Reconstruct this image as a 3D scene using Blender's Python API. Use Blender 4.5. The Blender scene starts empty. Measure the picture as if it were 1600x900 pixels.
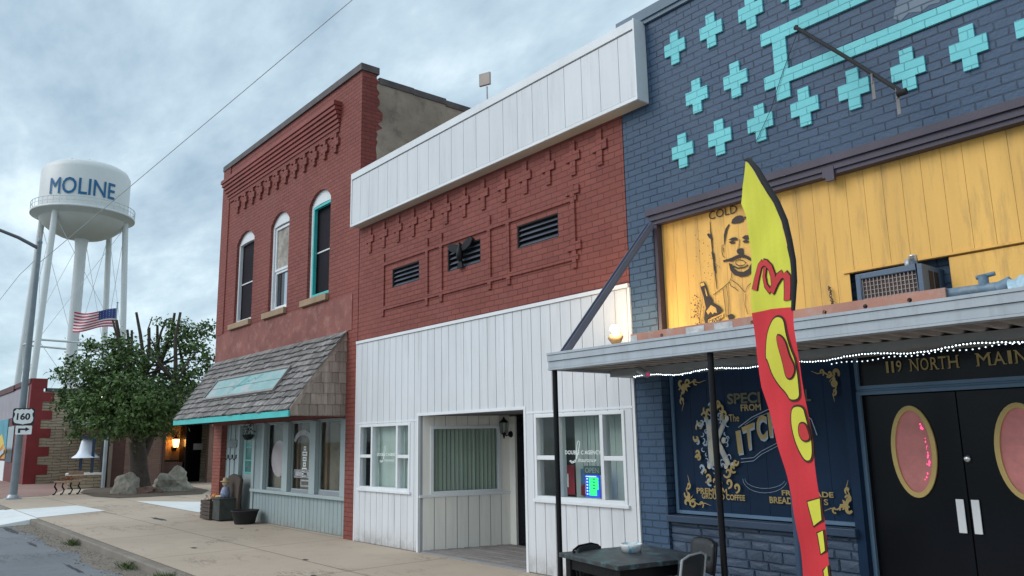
import bpy, bmesh, math, random
from mathutils import Vector, Matrix
from mathutils.geometry import tessellate_polygon
random.seed(7)
SC = bpy.context.scene
COL = SC.collection
V = Vector

# ------------------------------------------------------------------ camera
CAM = V((0.0, -6.5, 1.6))
FPX = 1226.4
PIT, ROL, YAW = 0.188939, -0.018614, 0.877705
fw = V((-math.sin(YAW)*math.cos(PIT), math.cos(YAW)*math.cos(PIT), math.sin(PIT)))
rt0 = V((math.cos(YAW), math.sin(YAW), 0)); up0 = rt0.cross(fw)
RT = rt0*math.cos(ROL)+up0*math.sin(ROL); UP = -rt0*math.sin(ROL)+up0*math.cos(ROL)
cd = bpy.data.cameras.new('camera'); cam = bpy.data.objects.new('camera', cd); COL.objects.link(cam)
cd.sensor_width = 36; cd.lens = FPX/1600*36; cd.clip_end = 3000; cd.clip_start = .05
M = Matrix((RT, UP, -fw)).transposed().to_4x4(); M.translation = CAM
cam.matrix_world = M
SC.camera = cam
SC.render.resolution_x = 1024; SC.render.resolution_y = 576

# ------------------------------------------------------------------ light
SUN_EL, SUN_AZ = math.radians(38), math.radians(205)   # azimuth clockwise from +y : behind the camera
w = bpy.data.worlds.new('World'); SC.world = w; w.use_nodes = True
nt = w.node_tree; N = nt.nodes; L = nt.links; N.clear()
out = N.new('ShaderNodeOutputWorld'); bg = N.new('ShaderNodeBackground'); bg.inputs['Strength'].default_value = .1
sky = N.new('ShaderNodeTexSky'); sky.sky_type = 'NISHITA'; sky.sun_disc = False
sky.sun_elevation = SUN_EL; sky.sun_rotation = SUN_AZ
tc = N.new('ShaderNodeTexCoord'); sp = N.new('ShaderNodeSeparateXYZ'); L.new(tc.outputs['Generated'], sp.inputs[0])
def mth(op, a, b=None, clamp=False):
    n = N.new('ShaderNodeMath'); n.operation = op; n.use_clamp = clamp
    for i, v in enumerate((a, b)):
        if v is None: continue
        if isinstance(v, (int, float)): n.inputs[i].default_value = v
        else: L.new(v, n.inputs[i])
    return n.outputs[0]
den = mth('ADD', mth('MAXIMUM', sp.outputs[2], 0.0), .16)
cb = N.new('ShaderNodeCombineXYZ'); L.new(mth('DIVIDE', sp.outputs[0], den), cb.inputs[0]); L.new(mth('DIVIDE', sp.outputs[1], den), cb.inputs[1])
mp = N.new('ShaderNodeMapping'); L.new(cb.outputs[0], mp.inputs[0]); mp.inputs['Rotation'].default_value = (0, 0, .55); mp.inputs['Scale'].default_value = (.75, 1.5, 1); mp.inputs['Location'].default_value = (3.1, 1.4, 0)
n1 = N.new('ShaderNodeTexNoise'); n1.inputs['Scale'].default_value = .8; n1.inputs['Detail'].default_value = 9; n1.inputs['Roughness'].default_value = .56; n1.inputs['Distortion'].default_value = .5
L.new(mp.outputs[0], n1.inputs[0])
n2 = N.new('ShaderNodeTexNoise'); n2.inputs['Scale'].default_value = 3.4; n2.inputs['Detail'].default_value = 7; n2.inputs['Roughness'].default_value = .6
L.new(mp.outputs[0], n2.inputs[0])
mixn = mth('ADD', mth('MULTIPLY', n1.outputs[0], .66), mth('MULTIPLY', n2.outputs[0], .34))
cr = N.new('ShaderNodeValToRGB'); e = cr.color_ramp.elements
e[0].position = .37; e[0].color = (3.1, 4.25, 5.3, 1)
e[1].position = .62; e[1].color = (7.9, 9.3, 9.8, 1)
m = e.new(.49); m.color = (4.9, 6.2, 7.15, 1)
L.new(mixn, cr.inputs[0])
# lighter band close to the horizon
hz = N.new('ShaderNodeMix'); hz.data_type = 'RGBA'
hf = mth('SUBTRACT', 1.0, mth('MULTIPLY', mth('MAXIMUM', sp.outputs[2], 0.0), 4.2), True)
L.new(mth('MULTIPLY', hf, .45), hz.inputs[0]); L.new(cr.outputs[0], hz.inputs[6]); hz.inputs[7].default_value = (6.2, 8.0, 8.6, 1)
mx = N.new('ShaderNodeMix'); mx.data_type = 'RGBA'; mx.inputs[0].default_value = .93
L.new(sky.outputs[0], mx.inputs[6]); L.new(hz.outputs[2], mx.inputs[7])
L.new(mx.outputs[2], bg.inputs[0]); L.new(bg.outputs[0], out.inputs[0])
sd = bpy.data.lights.new('sun', 'SUN'); sun = bpy.data.objects.new('sun', sd); COL.objects.link(sun)
sd.energy = 1.3; sd.angle = math.radians(40); sd.color = (1.0, .965, .95)
sdir = V((math.sin(SUN_AZ)*math.cos(SUN_EL), math.cos(SUN_AZ)*math.cos(SUN_EL), math.sin(SUN_EL)))
sun.rotation_euler = sdir.to_track_quat('Z', 'Y').to_euler(); sun.location = (0, -20, 30)
SC.view_settings.view_transform = 'Standard'; SC.view_settings.look = 'None'
SC.view_settings.exposure = 0.33; SC.view_settings.gamma = 1

# ------------------------------------------------------------------ measuring helpers
def ray(px, py): return RT*((px-800)/FPX) - UP*((py-450)/FPX) + fw
def hitF(px, py, y=0.):
    d = ray(px, py); return CAM + d*((y-CAM.y)/d.y)
def hitX(px, py, x):
    d = ray(px, py); return CAM + d*((x-CAM.x)/d.x)
def hitZ(px, py, z=0.):
    d = ray(px, py); return CAM + d*((z-CAM.z)/d.z)
def hitD(px, py, D):
    d = ray(px, py); return CAM + d*(D/math.hypot(d.x, d.y))

# ------------------------------------------------------------------ materials
MATS = {}
class NB:
    def __init__(s, name):
        s.m = bpy.data.materials.new(name); s.m.use_nodes = True; s.t = s.m.node_tree; s.n = s.t.nodes; s.l = s.t.links
        s.b = s.n['Principled BSDF']; s.o = s.n['Material Output']
    def new(s, t, **k):
        n = s.n.new('ShaderNode'+t)
        for a, b in k.items():
            if hasattr(n, a): setattr(n, a, b)
            else: n.inputs[a.replace('_', ' ')].default_value = b
        return n
    def link(s, a, b): s.l.new(a, b)
    def pos(s):
        g = s.new('NewGeometry'); return g.outputs['Position']
    def obj(s):
        return s.new('TexCoord').outputs['Object']
    def math(s, op, a, b=0., clamp=False):
        n = s.new('Math'); n.operation = op; n.use_clamp = clamp
        for i, v in enumerate((a, b)):
            if isinstance(v, (int, float)): n.inputs[i].default_value = v
            else: s.link(v, n.inputs[i])
        return n.outputs[0]
    def noise(s, vec, scale, detail=5, rough=.55):
        n = s.new('TexNoise'); n.inputs['Scale'].default_value = scale; n.inputs['Detail'].default_value = detail; n.inputs['Roughness'].default_value = rough
        s.link(vec, n.inputs[0]); return n.outputs[0]
    def mix(s, f, a, b, mode='MIX'):
        n = s.new('Mix'); n.data_type = 'RGBA'; n.blend_type = mode
        for i, v in ((0, f), (6, a), (7, b)):
            if isinstance(v, (int, float)): n.inputs[i].default_value = v
            elif isinstance(v, tuple): n.inputs[i].default_value = (*v[:3], 1)
            else: s.link(v, n.inputs[i])
        return n.outputs[2]
    def ramp(s, f, p0, p1):
        n = s.new('MapRange'); n.inputs[1].default_value = p0; n.inputs[2].default_value = p1; s.link(f, n.inputs[0]); return n.outputs[0]
    def bump(s, h, dist=.01, st=.6):
        n = s.new('Bump'); n.inputs['Strength'].default_value = st; n.inputs['Distance'].default_value = dist
        s.link(h, n.inputs['Height']); s.link(n.outputs[0], s.b.inputs['Normal'])
def sc(c, k): return tuple(min(1, max(0, v*k)) for v in c)

def paint(name, c, rough=.5, var=.18, scale=1.5, dirt=None, dirt_amt=.35, grain=.3, bumpd=.002, metal=0., streak=False, use_rnd=0., spec=.4, splash=0., dent=0.):
    """a painted / plain surface with soft uneven tone, fine grain and optional grime"""
    if name in MATS: return MATS[name]
    b = NB(name); p = b.pos()
    if streak:
        mp_ = b.new('Mapping'); b.link(p, mp_.inputs[0]); mp_.inputs['Scale'].default_value = (3.2, 3.2, .35); p2 = mp_.outputs[0]
    else: p2 = p
    n = b.noise(p2, scale, 6); f = b.noise(p, 45, 3)
    col = b.mix(b.ramp(n, .3, .7), sc(c, 1-var), sc(c, 1+var))
    if dirt:
        d = b.noise(p2, scale*2.3+.7, 8, .68)
        col = b.mix(b.math('MULTIPLY', b.ramp(d, .5, .74), dirt_amt), col, dirt)
    col = b.mix(b.math('MULTIPLY', b.ramp(f, .35, .65), grain*.4), col, sc(c, .72))
    if use_rnd:
        a = b.new('Attribute'); a.attribute_name = 'rnd'
        col = b.mix(b.math('MULTIPLY', a.outputs['Fac'], use_rnd), col, sc(c, .35))
    if splash:
        s_ = b.new('SeparateXYZ'); b.link(p, s_.inputs[0]); g_ = b.math('SUBTRACT', 1, b.math('MULTIPLY', s_.outputs[2], 2.6), True)
        g_ = b.math('MULTIPLY', b.math('MULTIPLY', g_, g_), b.ramp(b.noise(p, 5, 7, .7), .3, .6)); col = b.mix(b.math('MULTIPLY', g_, splash), col, (.20, .17, .14))
        st_ = b.new('Mapping'); b.link(p, st_.inputs[0]); st_.inputs['Scale'].default_value = (9, 9, .45); r_ = b.ramp(b.noise(st_.outputs[0], 1, 5, .6), .60, .74); col = b.mix(b.math('MULTIPLY', r_, splash*.45), col, (.30, .27, .23))
    b.link(col, b.b.inputs['Base Color'])
    b.b.inputs['Roughness'].default_value = rough; b.b.inputs['Metallic'].default_value = metal
    b.b.inputs['Specular IOR Level'].default_value = spec
    if bumpd: b.bump(b.math('ADD', b.math('ADD', f, b.math('MULTIPLY', n, .6)), b.math('MULTIPLY', b.noise(p, 1.7, 2), dent)), bumpd)
    MATS[name] = b.m; return b.m

def brick(name, c1, c2, mortar, rough=.7, bw=.2, rh=.075, msize=.006, stain=None, stain_amt=.4, bumpd=.012, chip=None, mort_mix=1., squash=1.):
    if name in MATS: return MATS[name]
    b = NB(name); s = b.new('SeparateXYZ'); b.link(b.pos(), s.inputs[0])
    wob = b.noise(b.pos(), 2.2, 3)
    wobf = b.noise(b.pos(), 14, 3)
    u = b.math('ADD', s.outputs[0], s.outputs[1])
    u = b.math('ADD', u, b.math('MULTIPLY', wobf, .022))
    z = b.math('ADD', s.outputs[2], b.math('ADD', b.math('MULTIPLY', wob, .02), b.math('MULTIPLY', wobf, .006)))
    c = b.new('CombineXYZ'); b.link(u, c.inputs[0]); b.link(z, c.inputs[1])
    t = b.new('TexBrick'); b.link(c.outputs[0], t.inputs['Vector'])
    t.inputs['Scale'].default_value = 1; t.inputs['Brick Width'].default_value = bw; t.inputs['Row Height'].default_value = rh
    t.inputs['Mortar Size'].default_value = msize; t.inputs['Mortar Smooth'].default_value = .25; t.inputs['Bias'].default_value = 0
    t.inputs['Color1'].default_value = (*c1, 1); t.inputs['Color2'].default_value = (*c2, 1); t.inputs['Mortar'].default_value = (*mortar, 1)
    n = b.noise(b.pos(), 1.1, 8, .62); nf = b.noise(b.pos(), 30, 4)
    # joints fade in and out with paint thickness
    fade = b.ramp(b.noise(b.pos(), 3.5, 6, .65), .28, .55)
    avg = tuple((x+y)/2 for x, y in zip(c1, c2))
    col = b.mix(b.math('MULTIPLY', b.math('SUBTRACT', 1, fade), b.math('MULTIPLY', t.outputs['Fac'], .8)), t.outputs['Color'], avg)
    col = b.mix(b.math('MULTIPLY', b.ramp(n, .3, .7), .5), col, sc(avg, .66)); col = b.mix(b.math('MULTIPLY', b.ramp(b.noise(b.pos(), .45, 5, .6), .45, .65), .30), col, sc(avg, 1.35))
    if stain: col = b.mix(b.math('MULTIPLY', b.ramp(b.noise(b.pos(), .9, 9, .7), .5, .75), stain_amt), col, stain)
    if chip: col = b.mix(b.ramp(b.noise(b.pos(), 7, 7, .75), .69, .73), col, chip)
    b.link(col, b.b.inputs['Base Color']); b.b.inputs['Roughness'].default_value = rough; b.b.inputs['Specular IOR Level'].default_value = .3
    h = b.math('SUBTRACT', b.math('MULTIPLY', nf, .35), t.outputs['Fac'])
    b.bump(h, bumpd, .9)
    MATS[name] = b.m; return b.m

def emit(name, c, s):
    if name in MATS: return MATS[name]
    b = NB(name); b.b.inputs['Base Color'].default_value = (*c, 1)
    b.b.inputs['Emission Color'].default_value = (*c, 1); b.b.inputs['Emission Strength'].default_value = s
    MATS[name] = b.m; return b.m

def glass(name, tint=(.90, .95, .93), trans=.85):
    if name in MATS: return MATS[name]
    b = NB(name); b.n.remove(b.b)
    t = b.new('BsdfTransparent'); t.inputs[0].default_value = (*tint, 1)
    g = b.new('BsdfGlossy'); g.inputs['Roughness'].default_value = .03; g.inputs['Color'].default_value = (.9, .95, 1, 1)
    fr = b.new('Fresnel'); fr.inputs[0].default_value = 1.55
    mxs = b.new('MixShader'); f = b.math('ADD', b.math('MULTIPLY', fr.outputs[0], .45), .0, True)
    b.link(f, mxs.inputs[0]); b.link(t.outputs[0], mxs.inputs[1]); b.link(g.outputs[0], mxs.inputs[2]); b.link(mxs.outputs[0], b.o.inputs[0])
    MATS[name] = b.m; return b.m

# ------------------------------------------------------------------ mesh helpers
class Fr:
    def __init__(s, o, u, n): s.o, s.u, s.n, s.v = V(o), V(u).normalized(), V(n).normalized(), V((0, 0, 1))
    def p(s, a, b, c=0.): return s.o + s.u*a + s.v*b + s.n*c
def FRONT(y=0.): return Fr((0, y, 0), (1, 0, 0), (0, -1, 0))      # a = world x, b = z, c = out towards the street
def SIDE(x): return Fr((x, 0, 0), (0, 1, 0), (1, 0, 0))           # a = world y
def SIDEL(x): return Fr((x, 0, 0), (0, 1, 0), (-1, 0, 0))
WORLD = Fr((0, 0, 0), (1, 0, 0), (0, 1, 0))                        # a = x, b = z, c = y

class MB:
    def __init__(s): s.v, s.f, s.r, s.sm = [], [], [], []
    def add(s, vs, fs, r=None, smooth=False):
        k = len(s.v); s.v += [V(v) for v in vs]; r = random.random() if r is None else r
        for f in fs: s.f.append([i+k for i in f]); s.r.append(r); s.sm.append(smooth)
        return s
    def box(s, fr, a0, a1, b0, b1, c0, c1, r=None):
        P = [fr.p(a, b, c) for c in (c0, c1) for b in (b0, b1) for a in (a0, a1)]
        return s.add(P, [(0, 1, 3, 2), (4, 6, 7, 5), (0, 4, 5, 1), (2, 3, 7, 6), (0, 2, 6, 4), (1, 5, 7, 3)], r)
    def wbox(s, x0, x1, y0, y1, z0, z1, r=None): return s.box(WORLD, x0, x1, z0, z1, y0, y1, r)
    def poly(s, fr, pts, c0=0., c1=None, holes=()):
        loops = [[V((a, b, 0)) for a, b in pts]] + [[V((a, b, 0)) for a, b in h] for h in holes]
        flat = [p for l in loops for p in l]; tris = tessellate_polygon(loops); k = len(flat)
        r = random.random()
        s.add([fr.p(p.x, p.y, c0) for p in flat], [tuple(t) for t in tris], r)
        if c1 is not None:
            s.add([fr.p(p.x, p.y, c1) for p in flat], [tuple(t) for t in tris], r)
            i = 0
            for l in loops:
                m_ = len(l); q = [fr.p(p.x, p.y, c0) for p in l]+[fr.p(p.x, p.y, c1) for p in l]
                s.add(q, [(j, (j+1) % m_, (j+1) % m_+m_, j+m_) for j in range(m_)], r); i += m_
        return s
    def tube(s, p0, p1, r0, r1=None, seg=12, cap=True):
        p0, p1 = V(p0), V(p1); r1 = r0 if r1 is None else r1; d = (p1-p0).normalized()
        a = d.orthogonal().normalized(); b = d.cross(a)
        vs = [p0+(a*math.cos(t)+b*math.sin(t))*r0 for t in [2*math.pi*i/seg for i in range(seg)]]
        vs += [p1+(a*math.cos(t)+b*math.sin(t))*r1 for t in [2*math.pi*i/seg for i in range(seg)]]
        s.add(vs, [(i, (i+1) % seg, (i+1) % seg+seg, i+seg) for i in range(seg)], smooth=True)
        if cap: s.add(vs, [tuple(range(seg)), tuple(range(seg, 2*seg))])
        return s
    def path(s, pts, r, seg=8):
        pts = [V(p) for p in pts]; n = len(pts); rs = r if isinstance(r, (list, tuple)) else [r]*n
        vs = []; d0 = (pts[1]-pts[0]).normalized(); a = d0.orthogonal().normalized()
        for i, p in enumerate(pts):
            d = ((pts[min(i+1, n-1)]-pts[max(i-1, 0)])).normalized(); a = (a-d*a.dot(d)).normalized(); b = d.cross(a)
            vs += [p+(a*math.cos(2*math.pi*k/seg)+b*math.sin(2*math.pi*k/seg))*rs[i] for k in range(seg)]
        fs = [(i*seg+k, i*seg+(k+1) % seg, (i+1)*seg+(k+1) % seg, (i+1)*seg+k) for i in range(n-1) for k in range(seg)]
        s.add(vs, fs, smooth=True); s.add(vs, [tuple(range(seg)), tuple(range((n-1)*seg, n*seg))]); return s
    def lathe(s, c, prof, seg=24, ax=(0, 0, 1)):
        c = V(c); q = V((0, 0, 1)).rotation_difference(V(ax)); vs = []
        for r, z in prof: vs += [c+q @ V((r*math.cos(2*math.pi*k/seg), r*math.sin(2*math.pi*k/seg), z)) for k in range(seg)]
        fs = [(i*seg+k, i*seg+(k+1) % seg, (i+1)*seg+(k+1) % seg, (i+1)*seg+k) for i in range(len(prof)-1) for k in range(seg)]
        return s.add(vs, fs, smooth=True)
    def sheet(s, pts): return s.add(pts, [tuple(range(len(pts)))])
    def ribbon(s, fr, pts, w, c=.003, closed=False):
        """flat painted stroke; w one width or one per point"""
        n = len(pts); P = [V((a, b)) for a, b in pts]; L_, R_ = [], []
        for i in range(n):
            if closed: d = P[(i+1) % n]-P[i-1]
            else: d = P[min(i+1, n-1)]-P[max(i-1, 0)]
            if d.length < 1e-9: d = V((1, 0))
            d.normalize(); nn = V((-d.y, d.x)); ww = (w[i] if isinstance(w, (list, tuple)) else w)/2
            L_.append(P[i]+nn*ww); R_.append(P[i]-nn*ww)
        vs = [fr.p(q.x, q.y, c) for q in L_]+[fr.p(q.x, q.y, c) for q in R_]
        m_ = n if closed else n-1
        return s.add(vs, [(i, (i+1) % n, (i+1) % n+n, i+n) for i in range(m_)])
    def build(s, name, mat, parent=None, bevel=0., world=True, fix=True):
        me = bpy.data.meshes.new(name); org = V((0, 0, 0))
        if parent is not None and world:
            p = parent
            while p is not None: org += p.location; p = p.parent
        me.from_pydata([tuple(v-org) for v in s.v], [], s.f)
        at = me.attributes.new('rnd', 'FLOAT', 'FACE'); at.data.foreach_set('value', s.r)
        me.polygons.foreach_set('use_smooth', s.sm)
        me.materials.append(mat); me.update()
        if fix:
            b = bmesh.new(); b.from_mesh(me); bmesh.ops.remove_doubles(b, verts=b.verts, dist=1e-6) if bevel else None
            bmesh.ops.recalc_face_normals(b, faces=b.faces); b.to_mesh(me); b.free()
        o = bpy.data.objects.new(name, me); COL.objects.link(o)
        if parent is not None: o.parent = parent
        if bevel:
            md = o.modifiers.new('edge', 'BEVEL'); md.width = bevel; md.segments = 2; md.limit_method = 'ANGLE'; md.angle_limit = .7
        return o
def tag(o, label, cat, group=None):
    o['label'] = label; o['category'] = cat
    if group: o['group'] = group
    return o
def thing(name, label, cat, loc=(0, 0, 0), group=None):
    o = bpy.data.objects.new(name, None); COL.objects.link(o); o.location = V(loc); o.empty_display_size = .2
    return tag(o, label, cat, group)
def single(o, label, cat, group=None):
    """recentre a single-mesh thing on its own base"""
    me = o.data; c = sum((v.co for v in me.vertices), V())/len(me.vertices); c.z = min(v.co.z for v in me.vertices)
    me.transform(Matrix.Translation(-c)); o.location = c
    return tag(o, label, cat, group)
def struct(o): o['kind'] = 'structure'; return o
def stuff(o): o['kind'] = 'stuff'; return o
def copy_thing(root, loc, rz=None, label=None):
    r = root.copy(); COL.objects.link(r); r.location = V(loc)
    if rz is not None: r.rotation_euler = (0, 0, rz)
    if label: r['label'] = label
    for ch in [o for o in bpy.data.objects if o.parent == root]:
        c = ch.copy(); COL.objects.link(c); c.parent = r
        for g in [o for o in bpy.data.objects if o.parent == ch]:
            d = g.copy(); COL.objects.link(d); d.parent = c
    return r

def text_loops(body, bold=0., res=3, shear=0.):
    cu = bpy.data.curves.new('txt', 'FONT'); cu.body = body; cu.size = 1; cu.resolution_u = res; cu.shear = shear
    ob = bpy.data.objects.new('txt', cu); COL.objects.link(ob)
    dg = bpy.context.evaluated_depsgraph_get(); me = bpy.data.meshes.new_from_object(ob.evaluated_get(dg))
    bm = bmesh.new(); bm.from_mesh(me)
    if bold:
        bmesh.ops.remove_doubles(bm, verts=bm.verts, dist=.014); mv = {}
        for v in bm.verts:
            ns = []
            for e in v.link_edges:
                if len(e.link_faces) == 1:
                    t = (e.verts[1].co-e.verts[0].co).normalized(); n_ = V((t.y, -t.x, 0)); mid_ = (e.verts[0].co+e.verts[1].co)/2
                    if (e.link_faces[0].calc_center_median()-mid_).dot(n_) > 0: n_ = -n_
                    ns.append(n_)
            if len(ns) == 2:
                s_ = ns[0]+ns[1]
                if s_.length > .3: s_.normalize(); mv[v] = s_*bold/max(.45, s_.dot(ns[0]))
        for v, d_ in mv.items(): v.co += d_
    bmesh.ops.triangulate(bm, faces=bm.faces, quad_method='BEAUTY', ngon_method='EAR_CLIP'); bm.to_mesh(me); bm.free()
    vs = [v.co.copy() for v in me.vertices]; fs = [tuple(p.vertices) for p in me.polygons]
    bpy.data.objects.remove(ob); bpy.data.curves.remove(cu); bpy.data.meshes.remove(me)
    return vs, fs
def text_mb(mb, body, mapf, bold=0., shear=0.):
    """mapf((s,t)) with s,t in 0..1 over the word's box -> world point"""
    vs, fs = text_loops(body, bold, shear=shear)
    x0, x1 = min(v.x for v in vs), max(v.x for v in vs); y0, y1 = min(v.y for v in vs), max(v.y for v in vs)
    mb.add([mapf((v.x-x0)/(x1-x0), (v.y-y0)/(y1-y0)) for v in vs], fs); return mb
def text_on(mb, body, fr, a0, a1, b0, b1, c=.004, bold=0., shear=0.):
    return text_mb(mb, body, lambda s, t: fr.p(a0+(a1-a0)*s, b0+(b1-b0)*t, c), bold, shear)
def rect(a0, a1, b0, b1): return [(a0, b0), (a1, b0), (a1, b1), (a0, b1)]
def reveal(mb, fr, loop, c0, c1):
    n = len(loop); mb.add([fr.p(a, b, c0) for a, b in loop]+[fr.p(a, b, c1) for a, b in loop], [(i, (i+1) % n, (i+1) % n+n, i+n) for i in range(n)])
def frame_mb(mb, fr, a0, a1, b0, b1, w, c0, c1):
    mb.box(fr, a0, a0+w, b0, b1, c0, c1).box(fr, a1-w, a1, b0, b1, c0, c1).box(fr, a0+w, a1-w, b0, b0+w, c0, c1).box(fr, a0+w, a1-w, b1-w, b1, c0, c1)
def siding(mb, fr, a0, a1, b0, b1, pitch, gap, c0, c1, holes=(), phase=0.):
    """vertical boards with open grooves, cut round rectangular holes"""
    a = a0-phase
    while a < a1-1e-6:
        s0, s1 = max(a, a0)+gap/2, min(a+pitch, a1)-gap/2; a += pitch
        if s1-s0 < .01: continue
        cuts = sorted({s0, s1} | {h for H in holes for h in H[:2] if s0 < h < s1})
        rr = random.random()
        for u0, u1 in zip(cuts, cuts[1:]):
            mid = (u0+u1)/2; segs = [(b0, b1)]
            for ha0, ha1, hb0, hb1 in holes:
                if ha0 < mid < ha1:
                    ns = []
                    for q0, q1 in segs:
                        if hb0 > q0: ns.append((q0, min(q1, hb0)))
                        if hb1 < q1: ns.append((max(q0, hb1), q1))
                    segs = [q for q in ns if q[1]-q[0] > .003]
            for q0, q1 in segs: mb.box(fr, u0, u1, q0, q1, c0, c1, rr)
    return mb
# ------------------------------------------------------------------ palette
m_redbrick = brick('red_painted_brick', (.222, .060, .048), (.275, .080, .063), (.085, .024, .020), stain=(.19, .085, .072), chip=(.36, .17, .13), msize=.005)
m_redbrick2 = brick('red_brick_parapet_band', (.19, .042, .034), (.25, .06, .046), (.11, .028, .022), stain=(.17, .06, .05), msize=.006)
m_redrelief = paint('red_paint_relief', (.25, .056, .044), .6, dirt=(.12, .03, .025), bumpd=.004)
m_pinkband = paint('smooth_pink_plaster', (.235, .082, .068), .75, .25, 1.5, dirt=(.40, .21, .17), dirt_amt=.9, bumpd=.006)
m_pillar = brick('red_pillar_brick', (.26, .07, .05), (.33, .10, .075), (.12, .04, .03), stain=(.2, .09, .08))
m_stucco = paint('weathered_stucco', (.32, .265, .205), .9, .3, 1.3, dirt=(.11, .09, .075), dirt_amt=.7, bumpd=.012)
m_capdark = paint('parapet_flashing', (.09, .075, .075), .6, .35, 3)
m_white = paint('white_metal_panel', (.66, .675, .70), .42, .06, .8, splash=.75, dent=9., dirt=(.40, .40, .40), dirt_amt=.30, grain=.08, streak=True)
m_white2 = paint('white_wood_trim', (.74, .76, .78), .5, .06, 1.5, dirt=(.5, .5, .48), dirt_amt=.25, grain=.1)
m_creamw = paint('cream_white_boards', (.82, .79, .73), .6, .07, 1.5, dirt=(.45, .42, .36), dirt_amt=.25, grain=.1, streak=True)
m_ogap = paint('ochre_gap', (.30, .16, .03), .8, .1)
m_gap = paint('dark_gap', (.05, .05, .055), .8, .1)
m_groove = paint('panel_groove', (.30, .31, .34), .8, .1)
m_soffit = paint('beige_soffit', (.50, .44, .37), .7, .1)
m_blue = brick('navy_painted_brick', (.046, .088, .155), (.054, .098, .168), (.008, .013, .026), rough=.5, msize=.006, stain=(.075, .10, .14), bumpd=.016)
m_bluep = paint('navy_paint', (.032, .058, .105), .45, .15, 2)
m_bluet = paint('dusty_blue_trim', (.12, .20, .30), .5, .15, 2)
m_bluedk = paint('dark_navy_board', (.009, .026, .060), .5, .2, 1.5, spec=.15)
m_purple = paint('dark_plum_moulding', (.06, .05, .075), .5, .2, 2)
m_teal = brick('teal_painted_brick', (.17, .60, .64), (.20, .64, .68), (.07, .34, .38), rough=.55, msize=.004, bumpd=.01)
m_tealp = paint('teal_paint', (.06, .50, .48), .45, .12, 2)
m_mint = paint('mint_paint', (.10, .52, .47), .5, .1, 2)
m_yellow = paint('ochre_plywood', (.80, .46, .115), .6, .12, 1.1, dirt=(.40, .24, .09), dirt_amt=.8, streak=True, grain=.15)
m_black = paint('black_metal', (.008, .008, .010), .4, .2, spec=.2)
m_blackm = paint('black_matt', (.02, .02, .022), .8, .2)
m_blackd = paint('black_door_paint', (.006, .007, .010), .22, .2, bumpd=.001, spec=.2)
m_gutter = paint('grey_gutter', (.42, .46, .50), .45, .08, 1.5, dirt=(.24, .24, .25), dirt_amt=.4, streak=True)
m_deck = paint('canopy_deck_underside', (.36, .32, .29), .6, .15, 1.2, dirt=(.26, .13, .10), dirt_amt=.55)
m_ladder = paint('faded_orange_ladder', (.48, .23, .17), .6, .2, 2.5, dirt=(.42, .36, .32), dirt_amt=1.2)
m_grey = paint('pale_grey_green_board', (.30, .37, .38), .6, splash=.6, var=.08, scale=1.4, dirt=(.2, .24, .25), dirt_amt=.3, streak=True)

m_greyl = paint('pale_grey_trim', (.37, .44, .45), .55, .07, 1.4)
m_shingle = paint('weathered_cedar_shingle', (.29, .27, .26), .85, .35, 3.5, dirt=(.09, .085, .095), dirt_amt=.75, use_rnd=.8, bumpd=.006, streak=True)
m_shside = paint('brown_grey_cedar_shingle', (.40, .325, .275), .85, .25, 3.5, dirt=(.15, .11, .09), dirt_amt=.5, use_rnd=.5, bumpd=.006, streak=True)
m_sill = paint('tan_stone_sill', (.36, .25, .16), .8, .2, 3)
m_dglass = paint('dark_window_glass', (.02, .022, .028), .07, .3, 2, bumpd=.0, spec=.5)
m_screen = paint('dark_mesh_screen', (.014, .011, .016), .7, .2, 2, spec=.15)
m_glass = glass('clear_glass')
m_gold = paint('gold_lettering', (.40, .29, .11), .5, .2, 8)
m_golddim = paint('dull_gold_lettering', (.13, .12, .07), .5, .25, 8)
m_cream = paint('bone_cream_paint', (.50, .46, .38), .5, .2, 8)
m_silverl = paint('silver_blue_outline', (.34, .42, .52), .5, .15, 8)
m_ink = paint('dark_brown_ink', (.035, .022, .018), .55, .2, 3)
m_conc = paint('white_new_concrete', (.72, .74, .74), .85, .07, .8, dirt=(.42, .40, .36), dirt_amt=.3, bumpd=.004)
m_steel = paint('galvanised_steel', (.42, .45, .48), .42, .12, 2, metal=.3)
m_silver = paint('bright_steel', (.7, .72, .74), .25, .1, metal=.9)
m_towerw = paint('tower_white_paint', (.66, .68, .68), .45, .05, .25, dirt=(.5, .5, .5), dirt_amt=.25, grain=.05, bumpd=0)
m_wood = paint('dark_aged_wood', (.075, .055, .045), .8, .35, 3, streak=True)

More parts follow.
